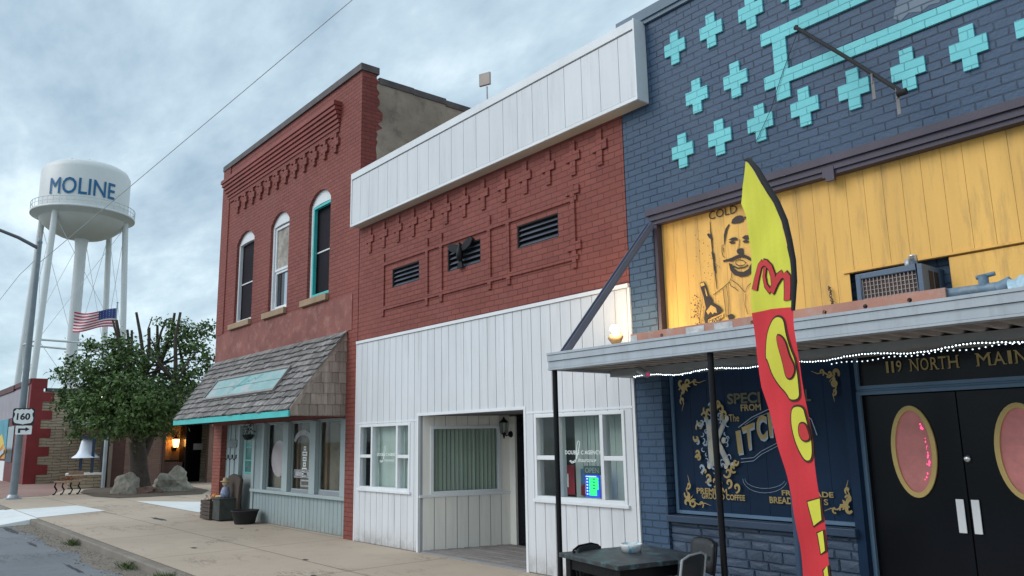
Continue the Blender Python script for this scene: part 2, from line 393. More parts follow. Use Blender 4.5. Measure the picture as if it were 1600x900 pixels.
# ---- ground materials
def ground_mat(name, base, dark, light, joint=None, jx=1.5, jy=1.52, rough=.9, crack=0., bumpd=.006, s1=.35):
    b = NB(name); p = b.pos(); n = b.noise(p, s1, 8, .6); n2 = b.noise(p, 2.3, 8, .65); f = b.noise(p, 60, 3, .6)
    col = b.mix(b.ramp(n, .32, .68), dark, light); col = b.mix(.45, col, base)
    col = b.mix(b.math('MULTIPLY', b.ramp(n2, .52, .75), .5), col, dark)
    col = b.mix(b.math('MULTIPLY', b.ramp(f, .4, .62), .28), col, sc(base, .55))
    h = b.math('ADD', f, b.math('MULTIPLY', n2, .6))
    if joint:
        t = b.new('TexBrick'); b.link(p, t.inputs[0]); t.offset = 0; t.inputs['Scale'].default_value = 1
        t.inputs['Brick Width'].default_value = jx; t.inputs['Row Height'].default_value = jy; t.inputs['Mortar Size'].default_value = .012; t.inputs['Mortar Smooth'].default_value = .2
        col = b.mix(b.math('MULTIPLY', t.outputs['Fac'], .75), col, joint); h = b.math('SUBTRACT', h, b.math('MULTIPLY', t.outputs['Fac'], 1.5))
    if crack:
        vo = b.new('TexVoronoi'); vo.inputs['Scale'].default_value = 1.6; b.link(p, vo.inputs[0]); sp2 = b.math('SUBTRACT', 1, b.ramp(vo.outputs['Distance'], .025, .045), True); col = b.mix(b.math('MULTIPLY', sp2, .6), col, sc(base, .35))
        mp_ = b.new('Mapping'); b.link(p, mp_.inputs[0]); mp_.inputs['Scale'].default_value = (.35, 1.3, 1)
        vn = b.noise(mp_.outputs[0], 1.1, 9, .75); vv = b.math('ABSOLUTE', b.math('SUBTRACT', vn, .5))
        cf = b.math('SUBTRACT', 1, b.ramp(vv, .002, .012), True)
        gate = b.ramp(b.noise(p, .5, 3), .5, .62)
        col = b.mix(b.math('MULTIPLY', b.math('MULTIPLY', cf, gate), crack), col, sc(base, .3))
    b.link(col, b.b.inputs['Base Color']); b.b.inputs['Roughness'].default_value = rough; b.b.inputs['Specular IOR Level'].default_value = .25
    b.bump(h, bumpd, .6); MATS[name] = b.m; return b.m
m_walk = ground_mat('sidewalk_concrete', (.50, .41, .325), (.38, .31, .245), (.58, .48, .385), joint=(.15, .125, .10), jx=3.1, jy=1.53, crack=.9)
m_road = ground_mat('worn_asphalt', (.205, .22, .24), (.15, .16, .175), (.255, .27, .29), crack=.85, bumpd=.015, s1=.6)
m_kerb = ground_mat('kerb_concrete', (.27, .235, .20), (.16, .14, .12), (.33, .29, .25), bumpd=.01, s1=1.2)
m_earth = ground_mat('open_ground', (.16, .15, .11), (.10, .10, .07), (.2, .19, .15), s1=.1)
m_pave = ground_mat('pink_brick_paving', (.36, .225, .19), (.28, .17, .145), (.42, .28, .24), joint=(.22, .15, .13), jx=.4, jy=.2, s1=.5)
m_mulch = ground_mat('dark_mulch', (.15, .115, .09), (.09, .07, .055), (.22, .175, .14), bumpd=.04, s1=3)

# ------------------------------------------------------------------ ground, road, sidewalk
struct(MB().sheet([(-1500, -1500, -.20), (1500, -1500, -.20), (1500, 1500, -.20), (-1500, 1500, -.20)]).build('ground', m_earth))
struct(MB().sheet([(-400, -30, -.13), (60, -30, -.13), (60, -3.0, -.13), (-400, -3.0, -.13)]).build('road', m_road))
sw = MB(); sw.wbox(-21.3, 8, -3.05, 12, -.19, 0)
struct(sw.build('sidewalk', m_walk))
struct(MB().wbox(-60, -21.302, -3.05, 30, -.19, 0).build('courtyard_pavement', m_walk))
struct(MB().wbox(-21.3, 8, -3.20, -3.052, -.19, -.006).build('kerb', m_kerb, bevel=.02))
struct(MB().wbox(-60, -25.0, -3.22, -3.052, -.19, -.006).build('kerb', m_kerb, bevel=.02))
# white new concrete: kerb ramp apron, landing pad and the slope beside the brick shop
struct(MB().add([(-25.0, -3.05, -.002), (-21.3, -3.05, -.002), (-21.1, -4.1, -.122), (-26.5, -4.4, -.122)], [(0, 1, 2, 3)]).add([(-25, -3.05, -.002), (-26.5, -4.4, -.122), (-25.2, -3.05, -.128)], [(0, 1, 2)]).add([(-21.3, -3.05, -.002), (-21.1, -4.1, -.122), (-21.25, -3.05, -.128)], [(0, 1, 2)]).build('kerb_ramp', m_conc, fix=False))
pad = [(-24.6, -3.04), (-21.4, -3.04), (-22.2, -1.43), (-24.8, -1.55)]
struct(MB().sheet([(x, y, .005) for x, y in pad]).build('landing_pad', m_conc))
struct(MB().sheet([(-25.2, .02, .005), (-19.05, .02, .005), (-19.05, 2.1, .005), (-22.5, 1.6, .005)]).build('concrete_slope', m_conc))
struct(MB().sheet([(-46, -3.0, .006), (-30.2, -3.0, .006), (-30.6, -1.3, .006), (-37.5, .9, .006), (-40.6, 1.2, .006), (-46, .0, .006)]).build('paving', m_pave))
bed = [(-27.0, .0), (-28.6, -.35), (-31.3, -.2), (-33.4, .35), (-34.3, 1.4), (-34.3, 4.0), (-31, 3.6), (-28.6, 3.3), (-26.6, 2.4)]
struct(MB().sheet([(x, y, .012) for x, y in bed]).build('planting_bed', m_mulch))
# gutter grit
m_grit = paint('pale_grit', (.34, .29, .24), .9, .3, 9, use_rnd=.9)
gb = MB()
for i in range(2600):
    x = -21.2+random.random()**1.1*14; d = abs(random.gauss(0, .18)); wd = .16+.16*math.sin(x*1.7)**2
    y = -3.22-d*(.55+wd*2); s_ = random.uniform(.006, .022); z = -.13
    vs = [(x-s_, y-s_*.8, z), (x+s_, y-s_, z), (x+s_*.8, y+s_, z), (x-s_*.7, y+s_*.9, z), (x+random.uniform(-s_, s_)*.4, y, z+s_*random.uniform(.7, 1.3))]
    gb.add(vs, [(0, 1, 4), (1, 2, 4), (2, 3, 4), (3, 0, 4)])
stuff(gb.build('gutter_gravel', m_grit))
# dirt drift in the gutter
m_drift = ground_mat('gutter_dirt', (.235, .20, .165), (.15, .13, .11), (.30, .265, .22), bumpd=.02, s1=3)
dp = []
for i in range(61):
    x = -21.2+i*.35; dp.append((x, -3.36-.16*abs(math.sin(x*.9+1))-.14*random.random(), -.1265))
struct(MB().add([(x, -3.203, -.118) for x, y, z in dp]+dp, [(i, i+1, i+62, i+61) for i in range(60)]).build('gutter_dirt', m_drift))
m_patch = ground_mat('dark_tar_patch', (.065, .068, .075), (.045, .047, .05), (.10, .10, .11), s1=2)
def blob(cx, cy, rx, ry, z, n=26, jag=.35, rot=0.):
    P = []
    for i in range(n):
        t = 2*math.pi*i/n; k = 1+random.uniform(-jag, jag); a, b_ = rx*k*math.cos(t), ry*k*math.sin(t)
        P.append((cx+a*math.cos(rot)-b_*math.sin(rot), cy+a*math.sin(rot)+b_*math.cos(rot), z))
    return P
tp = MB()
for k_, (cx, cy, rx, ry) in enumerate([(-20.2, -3.72, 1.0, .07), (-16.9, -3.8, .5, .035), (-13.2, -3.85, .6, .03), (-10.8, -4.0, .8, .03)]):
    tp.sheet(blob(cx, cy, rx, ry, -.1275+k_*.0004))
struct(tp.build('road_tar_patches', m_patch))
sp_ = MB()
for cx, cy, rx in [(-18.7, -1.15, .5), (-13.1, -2.2, .07), (-10.6, -1.5, .06), (-15.3, -.6, .05), (-14.8, -.5, .04), (-9.3, -2.0, .05)]:
    sp_.sheet(blob(cx, cy, rx, rx*.13 if rx > .2 else rx*.6, .0045))
struct(sp_.build('sidewalk_stains', m_patch))
m_rust = paint('rust_stain', (.40, .27, .17), .9, .1)
# weeds by the kerb
m_weed = paint('weed_green', (.085, .14, .035), .7, .25, 8, use_rnd=.6)
for i, (x, y, n, h, lab) in enumerate([(-16.15, -3.3, 170, .12, 'low clump of green weeds at the kerb, farthest of the three clumps in the gutter'), (-12.5, -3.3, 150, .12, 'tuft of green weeds growing against the kerb, middle of the three clumps in the gutter'), (-10.75, -3.28, 260, .16, 'biggest and nearest tuft of green weeds growing against the kerb')]):
    g = MB()
    for k in range(n):
        a, r_ = random.uniform(0, 6.28), abs(random.gauss(0, .09)); bx, by = x+math.cos(a)*r_*2.1, y+math.sin(a)*r_*.6
        hh = h*random.uniform(.4, 1.1); dx, dy = random.uniform(-.07, .07), random.uniform(-.06, .06); wq = random.uniform(.004, .009)
        g.add([(bx-wq, by, -.13), (bx+wq, by, -.13), (bx+dx+wq*.6, by+dy, -.13+hh*.7), (bx+dx*1.7, by+dy*1.7, -.13+hh)], [(0, 1, 2, 3)])
    single(g.build('weed_clump', m_weed, fix=False), lab, 'weeds', 'weeds along the kerb')

# ------------------------------------------------------------------ middle shop: red brick over white siding
X0, X1 = -11.98, -5.775
mid = thing('insurance_shop', 'one-storey red brick shop with white metal fascia above and white vertical siding below', 'shop', (-8.9, 0, 0))
F0 = FRONT(0)
louv = [(-10.87, -10.07, 4.03, 4.34), (-9.30, -8.50, 4.02, 4.36), (-7.70, -6.90, 4.05, 4.36)]
wb = MB(); wb.poly(F0, rect(X0, X1, 3.2, 6.2), 0, None, [rect(*l) for l in louv])
for l in louv: reveal(wb, F0, rect(*l), 0, -.1)
wb.wbox(X0+.01, X1-.01, .12, 9, 3.2, 6.0)
wb.build('brick_wall', m_redbrick, mid)
rb = MB(); T = .024
for k in range(13):
    cx = -11.60+k*.4555; zc = 5.0
    rb.box(F0, cx-.045, cx+.045, zc-.24, zc+.20, -.01, T); rb.box(F0, cx-.12, cx-.045, zc-.06, zc+.055, -.01, T); rb.box(F0, cx+.045, cx+.12, zc-.06, zc+.055, -.01, T)
bars = [(-11.14, -6.62)]
for z0, z1 in ((4.44, 4.50), (3.70, 3.76)): rb.box(F0, -11.2, -6.55, z0, z1, -.01, T)
for xv in (-11.14, -9.84, -9.46, -8.29, -7.88, -6.62):
    rb.box(F0, xv-.035, xv+.035, 3.76, 4.44, -.01, T); rb.box(F0, xv-.035, xv+.035, 3.6, 3.70, -.01, T); rb.box(F0, xv-.035, xv+.035, 4.50, 4.64, -.01, T)
for xv in (-6.62,): rb.box(F0, xv-.12, xv-.035, 3.82, 3.92, -.01, T); rb.box(F0, xv+.035, xv+.12, 3.82, 3.92, -.01, T); rb.box(F0, xv-.12, xv-.035, 4.52, 4.62, -.01, T); rb.box(F0, xv+.035, xv+.12, 4.52, 4.62, -.01, T)
rb.build('brick_relief', m_redbrick, mid)
m_louv = paint('grey_louvre_slat', (.10, .11, .14), .5, .3, 2)
for a0, a1, b0, b1 in louv:
    f_ = MB(); frame_mb(f_, F0, a0, a1, b0, b1, .015, -.06, -.004); f_.box(F0, a0, a1, b0, b1, -.12, -.1)
    fo = f_.build('louvre_vent', m_blackm, mid)
    s_ = MB()
    for k in range(4):
        z = b0+.02+k*(b1-b0-.03)/4; s_.add([F0.p(a0+.015, z, -.015), F0.p(a1-.015, z, -.015), F0.p(a1-.015, z+.055, -.07), F0.p(a0+.015, z+.055, -.07)], [(0, 1, 2, 3)])
    s_.build('slats', m_louv, fo)
# white fascia slab on the roof edge
SXR = hitF(992, 100, -.18).x; fs = MB(); fs.box(FRONT(-.165), -11.97, SXR, 5.285, 6.21, -.163, 0)
sl = fs.build('fascia_slab', m_groove, mid)
pn = MB(); siding(pn, FRONT(-.165), -11.97, SXR, 5.32, 6.11, .302, .007, -.002, .010); pn.build('panels', m_white, sl)
tr = MB(); fr_ = FRONT(-.165); tr.box(fr_, -11.99, SXR, 6.125, 6.235, -.163, .026); tr.box(fr_, -11.99, SXR, 5.27, 5.312, -.163, .018); tr.box(fr_, -12.0, -11.965, 5.272, 6.23, -.163, .022)
tr.box(fr_, SXR+.001, SXR+.022, 5.265, 6.245, -.163, .028)
tr.build('trim', m_white2, sl)
MB().box(fr_, -11.95, SXR, 5.262, 5.269, -.162, .0).build('soffit', m_soffit, sl)
# lower white siding
hw1, halc, hw2 = (-11.83, -10.27, .84, 1.86), (-10.05, -7.615, 0, 1.955), (-7.42, -5.92, .87, 1.88)
ls = MB(); ls.poly(FRONT(0), [(X0, 0), (-10.05, 0), (-10.05, 1.955), (-7.615, 1.955), (-7.615, 0), (X1, 0), (X1, 3.24), (X0, 3.24)], .002, None, [rect(*hw1), rect(*hw2)])
lo = ls.build('siding', m_groove, mid)
pn = MB(); siding(pn, FRONT(0), X0, X1, .01, 3.22, .1815, .010, .003, .017, [hw1, halc, hw2]); pn.build('boards', m_white, lo)
tr = MB(); ft = FRONT(0); tr.box(ft, X0-.01, X1, 3.225, 3.27, -.0, .035)
tr.box(ft, X0-.012, X0+.012, 0, 3.225, -.0, .022); tr.box(ft, X1-.015, X1+.012, 0, 3.225, -.0, .022)
tr.box(ft, -10.085, -10.045, 0, 1.95, -.10, .024); tr.box(ft, -7.62, -7.58, 0, 1.95, -.10, .024); tr.box(ft, -10.085, -7.58, 1.951, 1.99, -.10, .025)
tr.box(ft, X0+.02, -10.09, 1.875, 1.90, 0, .022); tr.box(ft, -7.57, X1-.02, 1.895, 1.92, 0, .022)
tr.build('corner_trim', m_white2, lo)
# window units
m_curt = paint('green_grey_curtain', (.52, .58, .54), .8, .12, 1, streak=True)
m_blind = paint('vertical_blind_slat', (.52, .58, .50), .7, .1, 1, use_rnd=.35)
def unit(a0, a1, b0, b1, splits, mid_h, name='window'):
    """splits: vertical posts; outer lights divided at mid_h"""
    f_ = MB(); w_ = .04
    frame_mb(f_, ft, a0, a1, b0, b1, w_, -.09, .03)
    for s_ in splits: f_.box(ft, s_-.025, s_+.025, b0+w_, b1-w_, -.09, .028)
    f_.box(ft, a0+w_, splits[0]-.025, mid_h-.025, mid_h+.025, -.09, .026); f_.box(ft, splits[1]+.025, a1-w_, mid_h-.025, mid_h+.025, -.09, .026)
    f_.box(ft, a0-.03, a1+.03, b0-.035, b0, 0, .05)
    wo = thing('x', '', '', (0, 0, 0)); bpy.data.objects.remove(wo)
    wo = f_.build(name, m_white2, mid, bevel=.004)
    MB().sheet([ft.p(a0+w_, b0+w_, -.03), ft.p(a1-w_, b0+w_, -.03), ft.p(a1-w_, b1-w_, -.03), ft.p(a0+w_, b1-w_, -.03)]).build('pane', m_glass, wo)
    return wo
w1 = unit(*hw1, (-11.42, -10.645), 1.355)
w2 = unit(*hw2, (-7.0, -6.275), 1.36)
cu = MB(); cu.box(ft, -11.5, -10.2, .8, 1.9, -.14, -.13)
cu.build('curtain', m_curt, w1)
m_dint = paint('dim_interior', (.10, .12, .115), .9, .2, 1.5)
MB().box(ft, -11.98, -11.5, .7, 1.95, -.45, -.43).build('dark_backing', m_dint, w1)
sg = MB()
for k in range(4): sg.box(ft, -10.53+k*.06, -10.50+k*.06, .88, 1.27, -.1, -.095)
sg.box(ft, -10.56, -10.29, 1.27, 1.29, -.1, -.095); sg.build('rack', m_white2, w1)
cu = MB(); rx_ = -7.05
for k in range(9): cu.box(ft, rx_+k*.135, rx_+k*.135+.13, .8, 1.9, -.32, -.31)
cu.build('curtain', m_curt, w2)
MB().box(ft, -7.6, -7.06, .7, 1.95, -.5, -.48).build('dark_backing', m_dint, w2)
m_letter = paint('white_window_lettering', (.8, .84, .84), .5, .05)
def agency(parent, fr, a0, a1, z, c):
    t_ = MB(); text_on(t_, 'DOUBLE C AGENCY', fr, a0, a1, z, z+.045, c, .012)
    wd = a1-a0; text_on(t_, 'Insurance', fr, a0+wd*.36, a1-wd*.14, z-.085, z-.04, c, .0, .4)
    cx = a0+wd*.31
    t_.ribbon(fr, [(cx-.10, z-.07), (cx-.05, z-.085), (cx+.01, z-.05), (cx+.05, z+.06), (cx+.07, z+.13), (cx+.055, z+.155), (cx+.03, z+.14), (cx+.015, z+.07), (cx+.005, z-.03), (cx-.01, z-.085), (cx-.07, z-.1), (cx-.11, z-.075)], .009, c+.001)
    t_.build('lettering', m_letter, parent)
agency(w1, ft, -11.32, -10.72, 1.36, -.026); agency(w2, ft, -6.93, -6.34, 1.40, -.026)
# poster in the window (generic)
po = MB().box(ft, -6.95, -6.66, .915, 1.22, -.30, -.29); po.poly(ft, [(-6.95, .915), (-6.66, .915), (-6.66, .98), (-6.80, 1.13), (-6.95, 1.0)], -.288)
m_pred = paint('poster_red', (.35, .03, .045), .5, .3, 7); m_pblue = paint('poster_blue', (.10, .22, .42), .5, .3, 7)
p_ = thing('window_poster', 'red and blue picture poster propped inside the right window of the white shop', 'poster', ft.p(-6.8, .915, -.3))
MB().box(ft, -6.95, -6.66, .915, 1.22, -.30, -.29).build('sheet', m_pblue, p_)
MB().poly(ft, [(-6.95, .915), (-6.66, .915), (-6.66, 1.0), (-6.76, 1.12), (-6.83, 1.08), (-6.95, 1.02)], -.288).build('red_field', m_pred, p_)
MB().poly(ft, [(-6.88, .93), (-6.80, .93), (-6.80, 1.10), (-6.84, 1.16), (-6.87, 1.10)], -.286).build('pale_figure', m_creamw, p_)
p_ = thing('window_poster', 'dark red picture poster low in the narrow left light of the right window', 'poster', ft.p(-7.2, .915, -.3))
MB().box(ft, -7.36, -7.06, .915, 1.26, -.30, -.29).build('sheet', m_pred, p_)
MB().poly(ft, rect(-7.28, -7.16, 1.0, 1.16), -.287).build('pale_field', m_creamw, p_)
# OPEN sign with lit hours board
os_ = thing('open_sign', 'hanging OPEN sign above a glowing blue and green hours board inside the window', 'sign', ft.p(-6.56, 1.0, -.09))
ob = MB().box(ft, -6.70, -6.42, 1.17, 1.27, -.12, -.09); ob.build('board', paint('sign_dark_teal', (.07, .12, .12), .4), os_, bevel=.015)
t_ = MB(); text_on(t_, 'OPEN', ft, -6.67, -6.45, 1.19, 1.25, -.088, .02); t_.build('lettering', paint('sign_grey_letter', (.3, .36, .36), .4), os_)
MB().tube(ft.p(-6.62, 1.27, -.1), ft.p(-6.625, 1.83, -.1), .003).tube(ft.p(-6.50, 1.27, -.1), ft.p(-6.50, 1.83, -.1), .003).build('hanging_cord', m_black, os_)
bo = MB().box(ft, -6.68, -6.46, .92, 1.165, -.12, -.10).build('hours_board', emit('blue_glow', (.02, .05, .60), .8), os_)
lt = MB()
for k in range(6): lt.box(ft, -6.66, -6.64, .945+k*.034, .96+k*.034, -.1, -.096)
lt.box(ft, -6.67, -6.50, 1.145, 1.155, -.1, -.096); lt.build('white_dots', emit('white_glow', (.5, .7, 1), 1.), bo)
gt = MB()
for k in range(6): gt.box(ft, -6.62, -6.47 if k > 1 else -6.50, .938+k*.034, .968+k*.034, -.1, -.097)
gt.build('green_rows', emit('green_glow', (.03, .80, .16), .9), bo)
kt = MB()
for k in range(2, 6): kt.box(ft, -6.56, -6.52, .947+k*.034, .957+k*.034, -.097, -.0955)
kt.build('dashes', m_blackm, bo)

# entrance alcove
al = MB(); G = V((-10.05, .0, 0)); Hh = V((-9.64, 1.40, 0)); u_ = (Hh-G).normalized(); n_ = V((u_.y, -u_.x, 0))
FA = Fr(G, u_, n_); LA = (Hh-G).length
hA = (.17, 1.30, .80, 1.80)
al.poly(FA, rect(0, LA, 0, 1.96), 0, None, [rect(*hA)]); alo = al.build('alcove_wall', m_groove, mid)
pn = MB(); siding(pn, FA, .05, LA, .01, .76, .178, .012, .001, .018); siding(pn, FA, .05, LA, .80, 1.95, .178, .006, .001, .014, [hA]); pn.build('boards', m_creamw, alo)
tr = MB(); tr.box(FA, 0, LA, .762, .798, 0, .035); frame_mb(tr, FA, *hA, .045, -.05, .03); tr.build('window_frame', m_white2, alo, bevel=.004)
MB().sheet([FA.p(hA[0], hA[2], -.02), FA.p(hA[1], hA[2], -.02), FA.p(hA[1], hA[3], -.02), FA.p(hA[0], hA[3], -.02)]).build('pane', m_glass, alo)
bl = MB()
for k in range(17):
    a = hA[0]+.02+k*.066; bl.add([FA.p(a, hA[2]+.01, -.085), FA.p(a+.048, hA[2]+.01, -.05), FA.p(a+.048, hA[3], -.05), FA.p(a, hA[3], -.085)], [(0, 1, 2, 3)])
bl.build('vertical_blinds', m_blind, alo)
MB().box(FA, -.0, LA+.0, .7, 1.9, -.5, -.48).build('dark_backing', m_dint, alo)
MB().wbox(-9.66, -9.49, 1.38, 1.44, 0, 1.93).build('door_jamb', m_creamw, mid); MB().wbox(-7.60, -7.54, .02, 1.5, 0, 1.96).build('alcove_side', m_creamw, mid)
MB().wbox(-10.04, -7.58, .03, 1.5, 1.962, 1.99).build('alcove_ceiling', paint('grey_ceiling', (.20, .21, .22), .8), mid)
dd = MB().wbox(-9.489, -7.6, 1.42, 1.48, .0, 1.96).build('entrance_door', m_blackd, mid)
MB().wbox(-9.30, -9.24, 1.37, 1.42, .9, 1.0).build('handle', m_black, dd)
rp = MB()
for k in range(11): rp.wbox(-10.0+.012*k, -7.62, .03+k*.125, .03+k*.125+.105, .0, .02+.004*(k % 2))
rp.build('entrance_ramp_boards', paint('grey_deck_board', (.24, .22, .21), .8, .2, 4), mid)
MB().wbox(-10.0, -7.62, .0, 1.4, -.01, .01).build('threshold', m_groove, mid)
# carriage lantern in the alcove
def lantern(name, label, p, k, lit, n, group=None):
    t_ = thing(name, label, 'wall lamp', p, group); p = V(p); n = V(n)
    b_ = MB(); b_.tube(p, p+n*.02*k, .05*k, .04*k); b_.path([p+n*.02*k, p+n*.09*k+V((0, 0, -.02*k)), p+n*.13*k+V((0, 0, .03*k))], .010*k)
    q = p+n*.13*k; b_.lathe(q+V((0, 0, .02*k)), [(.0, -.09*k), (.012*k, -.07*k), (.02*k, -.03*k), (.05*k, 0)], 10)
    b_.lathe(q+V((0, 0, .17*k)), [(.075*k, 0), (.06*k, .02*k), (.02*k, .05*k), (.01*k, .08*k), (0, .09*k)], 10)
    for j in range(6):
        a = j*math.pi/3; d = V((math.cos(a), math.sin(a), 0)); b_.tube(q+V((0, 0, .02*k))+d*.05*k, q+V((0, 0, .17*k))+d*.068*k, .004*k, seg=5)
    b_.build('bracket', m_black, t_)
    MB().lathe(q+V((0, 0, .02*k)), [(.045*k, 0), (.062*k, .15*k)], 12).build('lamp_glass', emit('warm_lamp', (1., .50, .14), lit) if lit else m_glass, t_)
    return t_, q
lantern('wall_lantern', 'unlit black carriage lantern on the white entrance alcove wall', (-9.58, 1.378, 1.66), 1.05, 0, (0, -1, 0))
# eagle ornament over the centre vent
eg = MB(); ex, ez = -8.93, 4.20
eg.lathe(F0.p(ex, ez-.10, .05), [(0, 0), (.04, .03), (.055, .10), (.045, .18), (.03, .22), (.035, .26), (0, .29)], 10)
for s_ in (-1, 1):
    eg.poly(F0, [(ex+s_*.03, ez+.12), (ex+s_*.12, ez+.18), (ex+s_*.26, ez+.22), (ex+s_*.31, ez+.18), (ex+s_*.24, ez+.10), (ex+s_*.15, ez+.06), (ex+s_*.04, ez+.05)], .02, .05)
eg.poly(F0, [(ex-.03, ez-.08), (ex+.03, ez-.08), (ex+.07, ez-.19), (ex-.07, ez-.19)], .02, .05)
single(eg.build('eagle_ornament', m_black), 'black metal eagle with spread wings mounted over the centre vent', 'ornament')
# roof antenna
ap = hitF(762, 150, 2.0); an = thing('roof_antenna', 'small flat square antenna on a thin mast behind the white fascia', 'antenna', (ap.x, 2, 6.0))
MB().tube((ap.x, 2, 6.0), (ap.x-.02, 2, 8.1), .018).wbox(ap.x-.03, ap.x+.05, 1.98, 2.02, 7.55, 7.8).build('mast', m_steel, an)
FN = Fr((ap.x-.02, 1.95, 8.25), (.90, .35, 0), (.35, -.90, 0)); MB().box(FN, -.13, .11, -.13, .12, -.05, 0).build('panel', paint('beige_plastic', (.42, .36, .32), .5), an, bevel=.01)
# ------------------------------------------------------------------ two-storey brick building
bb = thing('brick_building', 'two-storey dark red brick building with arched upper windows and shingled awning', 'building', (-15.4, 0, 0))
BX0, BX1, BT = -19.0, -12.0, 8.28
wins = [(-17.92, -16.87), (-15.95, -15.0), (-14.07, -13.14)]
def arch(a0, a1, b0, b1, rise, n=10):
    c = (a0+a1)/2; hw = (a1-a0)/2; R = (hw*hw+rise*rise)/(2*rise)
    top = [(c+hw*math.cos(math.pi*(i/n)), 0) for i in range(n+1)]
    top = [(x, b1+math.sqrt(max(R*R-(x-c)**2, 0))-(R-rise)) for x, _ in top]
    return [(a0, b0), (a1, b0)]+top
wb = MB(); loops = [arch(a0, a1, 4.3, 6.17, .24) for a0, a1 in wins]
wb.poly(F0, [(BX0, 2.0), (BX1, 2.0), (BX1, BT), (BX0, BT)], 0, None, loops)
for lp in loops: reveal(wb, F0, lp, 0, -.2)
wb.box(SIDE(BX1), .003, .30, 0, BT, -.3, 0)
bw_ = wb.build('brick_wall', m_redbrick, bb)
# ragged painted edge + stucco side
jag = [(.30, 5.9)]; z = 5.9
while z < 8.15: z += .075; jag.append((.30+random.choice((0, .02, .05, .08))*(1.6 if 6.9 < z < 7.6 else .8), min(z, 8.2)))
MB().poly(SIDE(BX1), [(.004, 5.9)]+jag+[(.004, 8.2)], .004).build('painted_return', m_redbrick2, bb)
MB().wbox(BX0+.02, BX1-.001, .301, 9.5, 0, 7.6).box(SIDE(BX1), .301, 9.5, 7.6, 8.12, -.25, 0).box(SIDE(BX1), .301, .75, 8.12, 8.19, -.25, 0).build('stucco_side_wall', m_stucco, bb)
cp = MB(); cp.box(F0, BX0-.03, BX1+.03, BT, BT+.13, -.34, .04)
zz = 8.19
for k in range(12):
    y0 = .35+k*.75; zt = [8.20, 8.19, 8.16, 8.17, 8.13, 8.14, 8.1, 8.1, 8.05, 8.05, 8.0, 8.0][k]; cp.box(SIDE(BX1), y0, y0+.75, zt-.09, zt+.03, -.28, .02)
cp.build('parapet_cap', m_capdark, bb)
# corbelled cornice
cn = MB()
for k, (z0, z1, c) in enumerate([(7.46, 7.52, .03), (7.535, 7.60, .055), (7.615, 7.68, .085), (7.695, 7.76, .115), (7.775, 7.84, .145), (7.855, 7.94, .17)]):
    cn.box(F0, -18.78+(.17-c), -12.78-(.17-c)*.3, z0, z1, -.01, c)
    cn.box(F0, -18.7+(.17-c), -12.86-(.17-c)*.3, z1, z1+.016, -.01, c-.03)
cn.build('cornice', m_redrelief, bb)
rb = MB(); rb.box(F0, -18.5, -12.84, 7.36, 7.43, -.01, .028)
for k in range(12):
    cx = -17.94+k*.4536-.0; rb.box(F0, cx-.05, cx+.05, 6.97, 7.36, -.01, .045)
    rb.box(F0, cx-.13, cx-.05, 7.10, 7.24, -.01, .045); rb.box(F0, cx+.05, cx+.13, 7.10, 7.24, -.01, .045)
    rb.box(F0, cx-.2, cx-.05, 7.30, 7.358, -.01, .045)
rb.build('corbel_relief', m_redbrick, bb)
# plaster band above the awning
MB().box(F0, BX0+.01, -12.2, 3.50, 4.14, -.01, .012).build('plaster_band', m_pinkband, bb)
MB().box(F0, BX0-.012, BX0+.45, 4.14, BT, -.01, .022).build('corner_pier', m_redbrick, bb)
m_paper = paint('stained_board', (.36, .33, .29), .8, .35, 4, dirt=(.14, .12, .11), dirt_amt=.8)
for i, (a0, a1) in enumerate(wins):
    f_ = MB(); lp = arch(a0, a1, 4.3, 6.17, .24); cc = (a0+a1)/2
    inner = arch(a0+.07, a1-.05, 4.36, 6.14, .02)
    f_.poly(F0, lp, -.13, -.06, [inner])
    lbl = ['dark screened window with white arched frame', 'white framed window with a stained board in its upper sash', 'dark screened window with a bright teal storm frame'][i]
    wo = f_.build('window', m_white2, bb); wo['label'] = lbl
    if i == 1:
        MB().box(F0, a0+.12, a1-.08, 5.22, 6.1, -.15, -.12).build('stained_board', m_paper, wo)
        g = MB(); frame_mb(g, F0, a0+.08, a1-.05, 5.17, 6.13, .05, -.12, -.09); frame_mb(g, F0, a0+.08, a1-.05, 4.36, 5.17, .05, -.15, -.11); g.build('sash', m_white2, wo)
        MB().box(F0, a0+.13, a1-.1, 4.42, 5.12, -.16, -.145).build('pane', m_dglass, wo)
        MB().box(F0, a0+.5, a1-.14, 4.42, 5.10, -.142, -.138).build('curtain', paint('pale_blue_curtain', (.42, .52, .6), .8, .1), wo)
    else:
        MB().box(F0, a0+.06, a1-.04, 4.36, 6.15, -.16, -.14).build('pane', m_screen, wo)
        g = MB(); g.box(F0, a0+.08, a1-.06, 5.2, 5.225, -.14, -.12)
        g.build('meeting_rail', m_white2, wo)
        if i == 2:
            g = MB(); frame_mb(g, F0, a0+.11, a1+.0, 4.33, 6.13, .045, -.11, -.045); g.build('storm_frame', m_tealp, wo)
    g = MB().box(F0, a0-.18, a1+.01, 4.17, 4.295, -.1, .07); g.build('sill', m_sill, wo, bevel=.008)
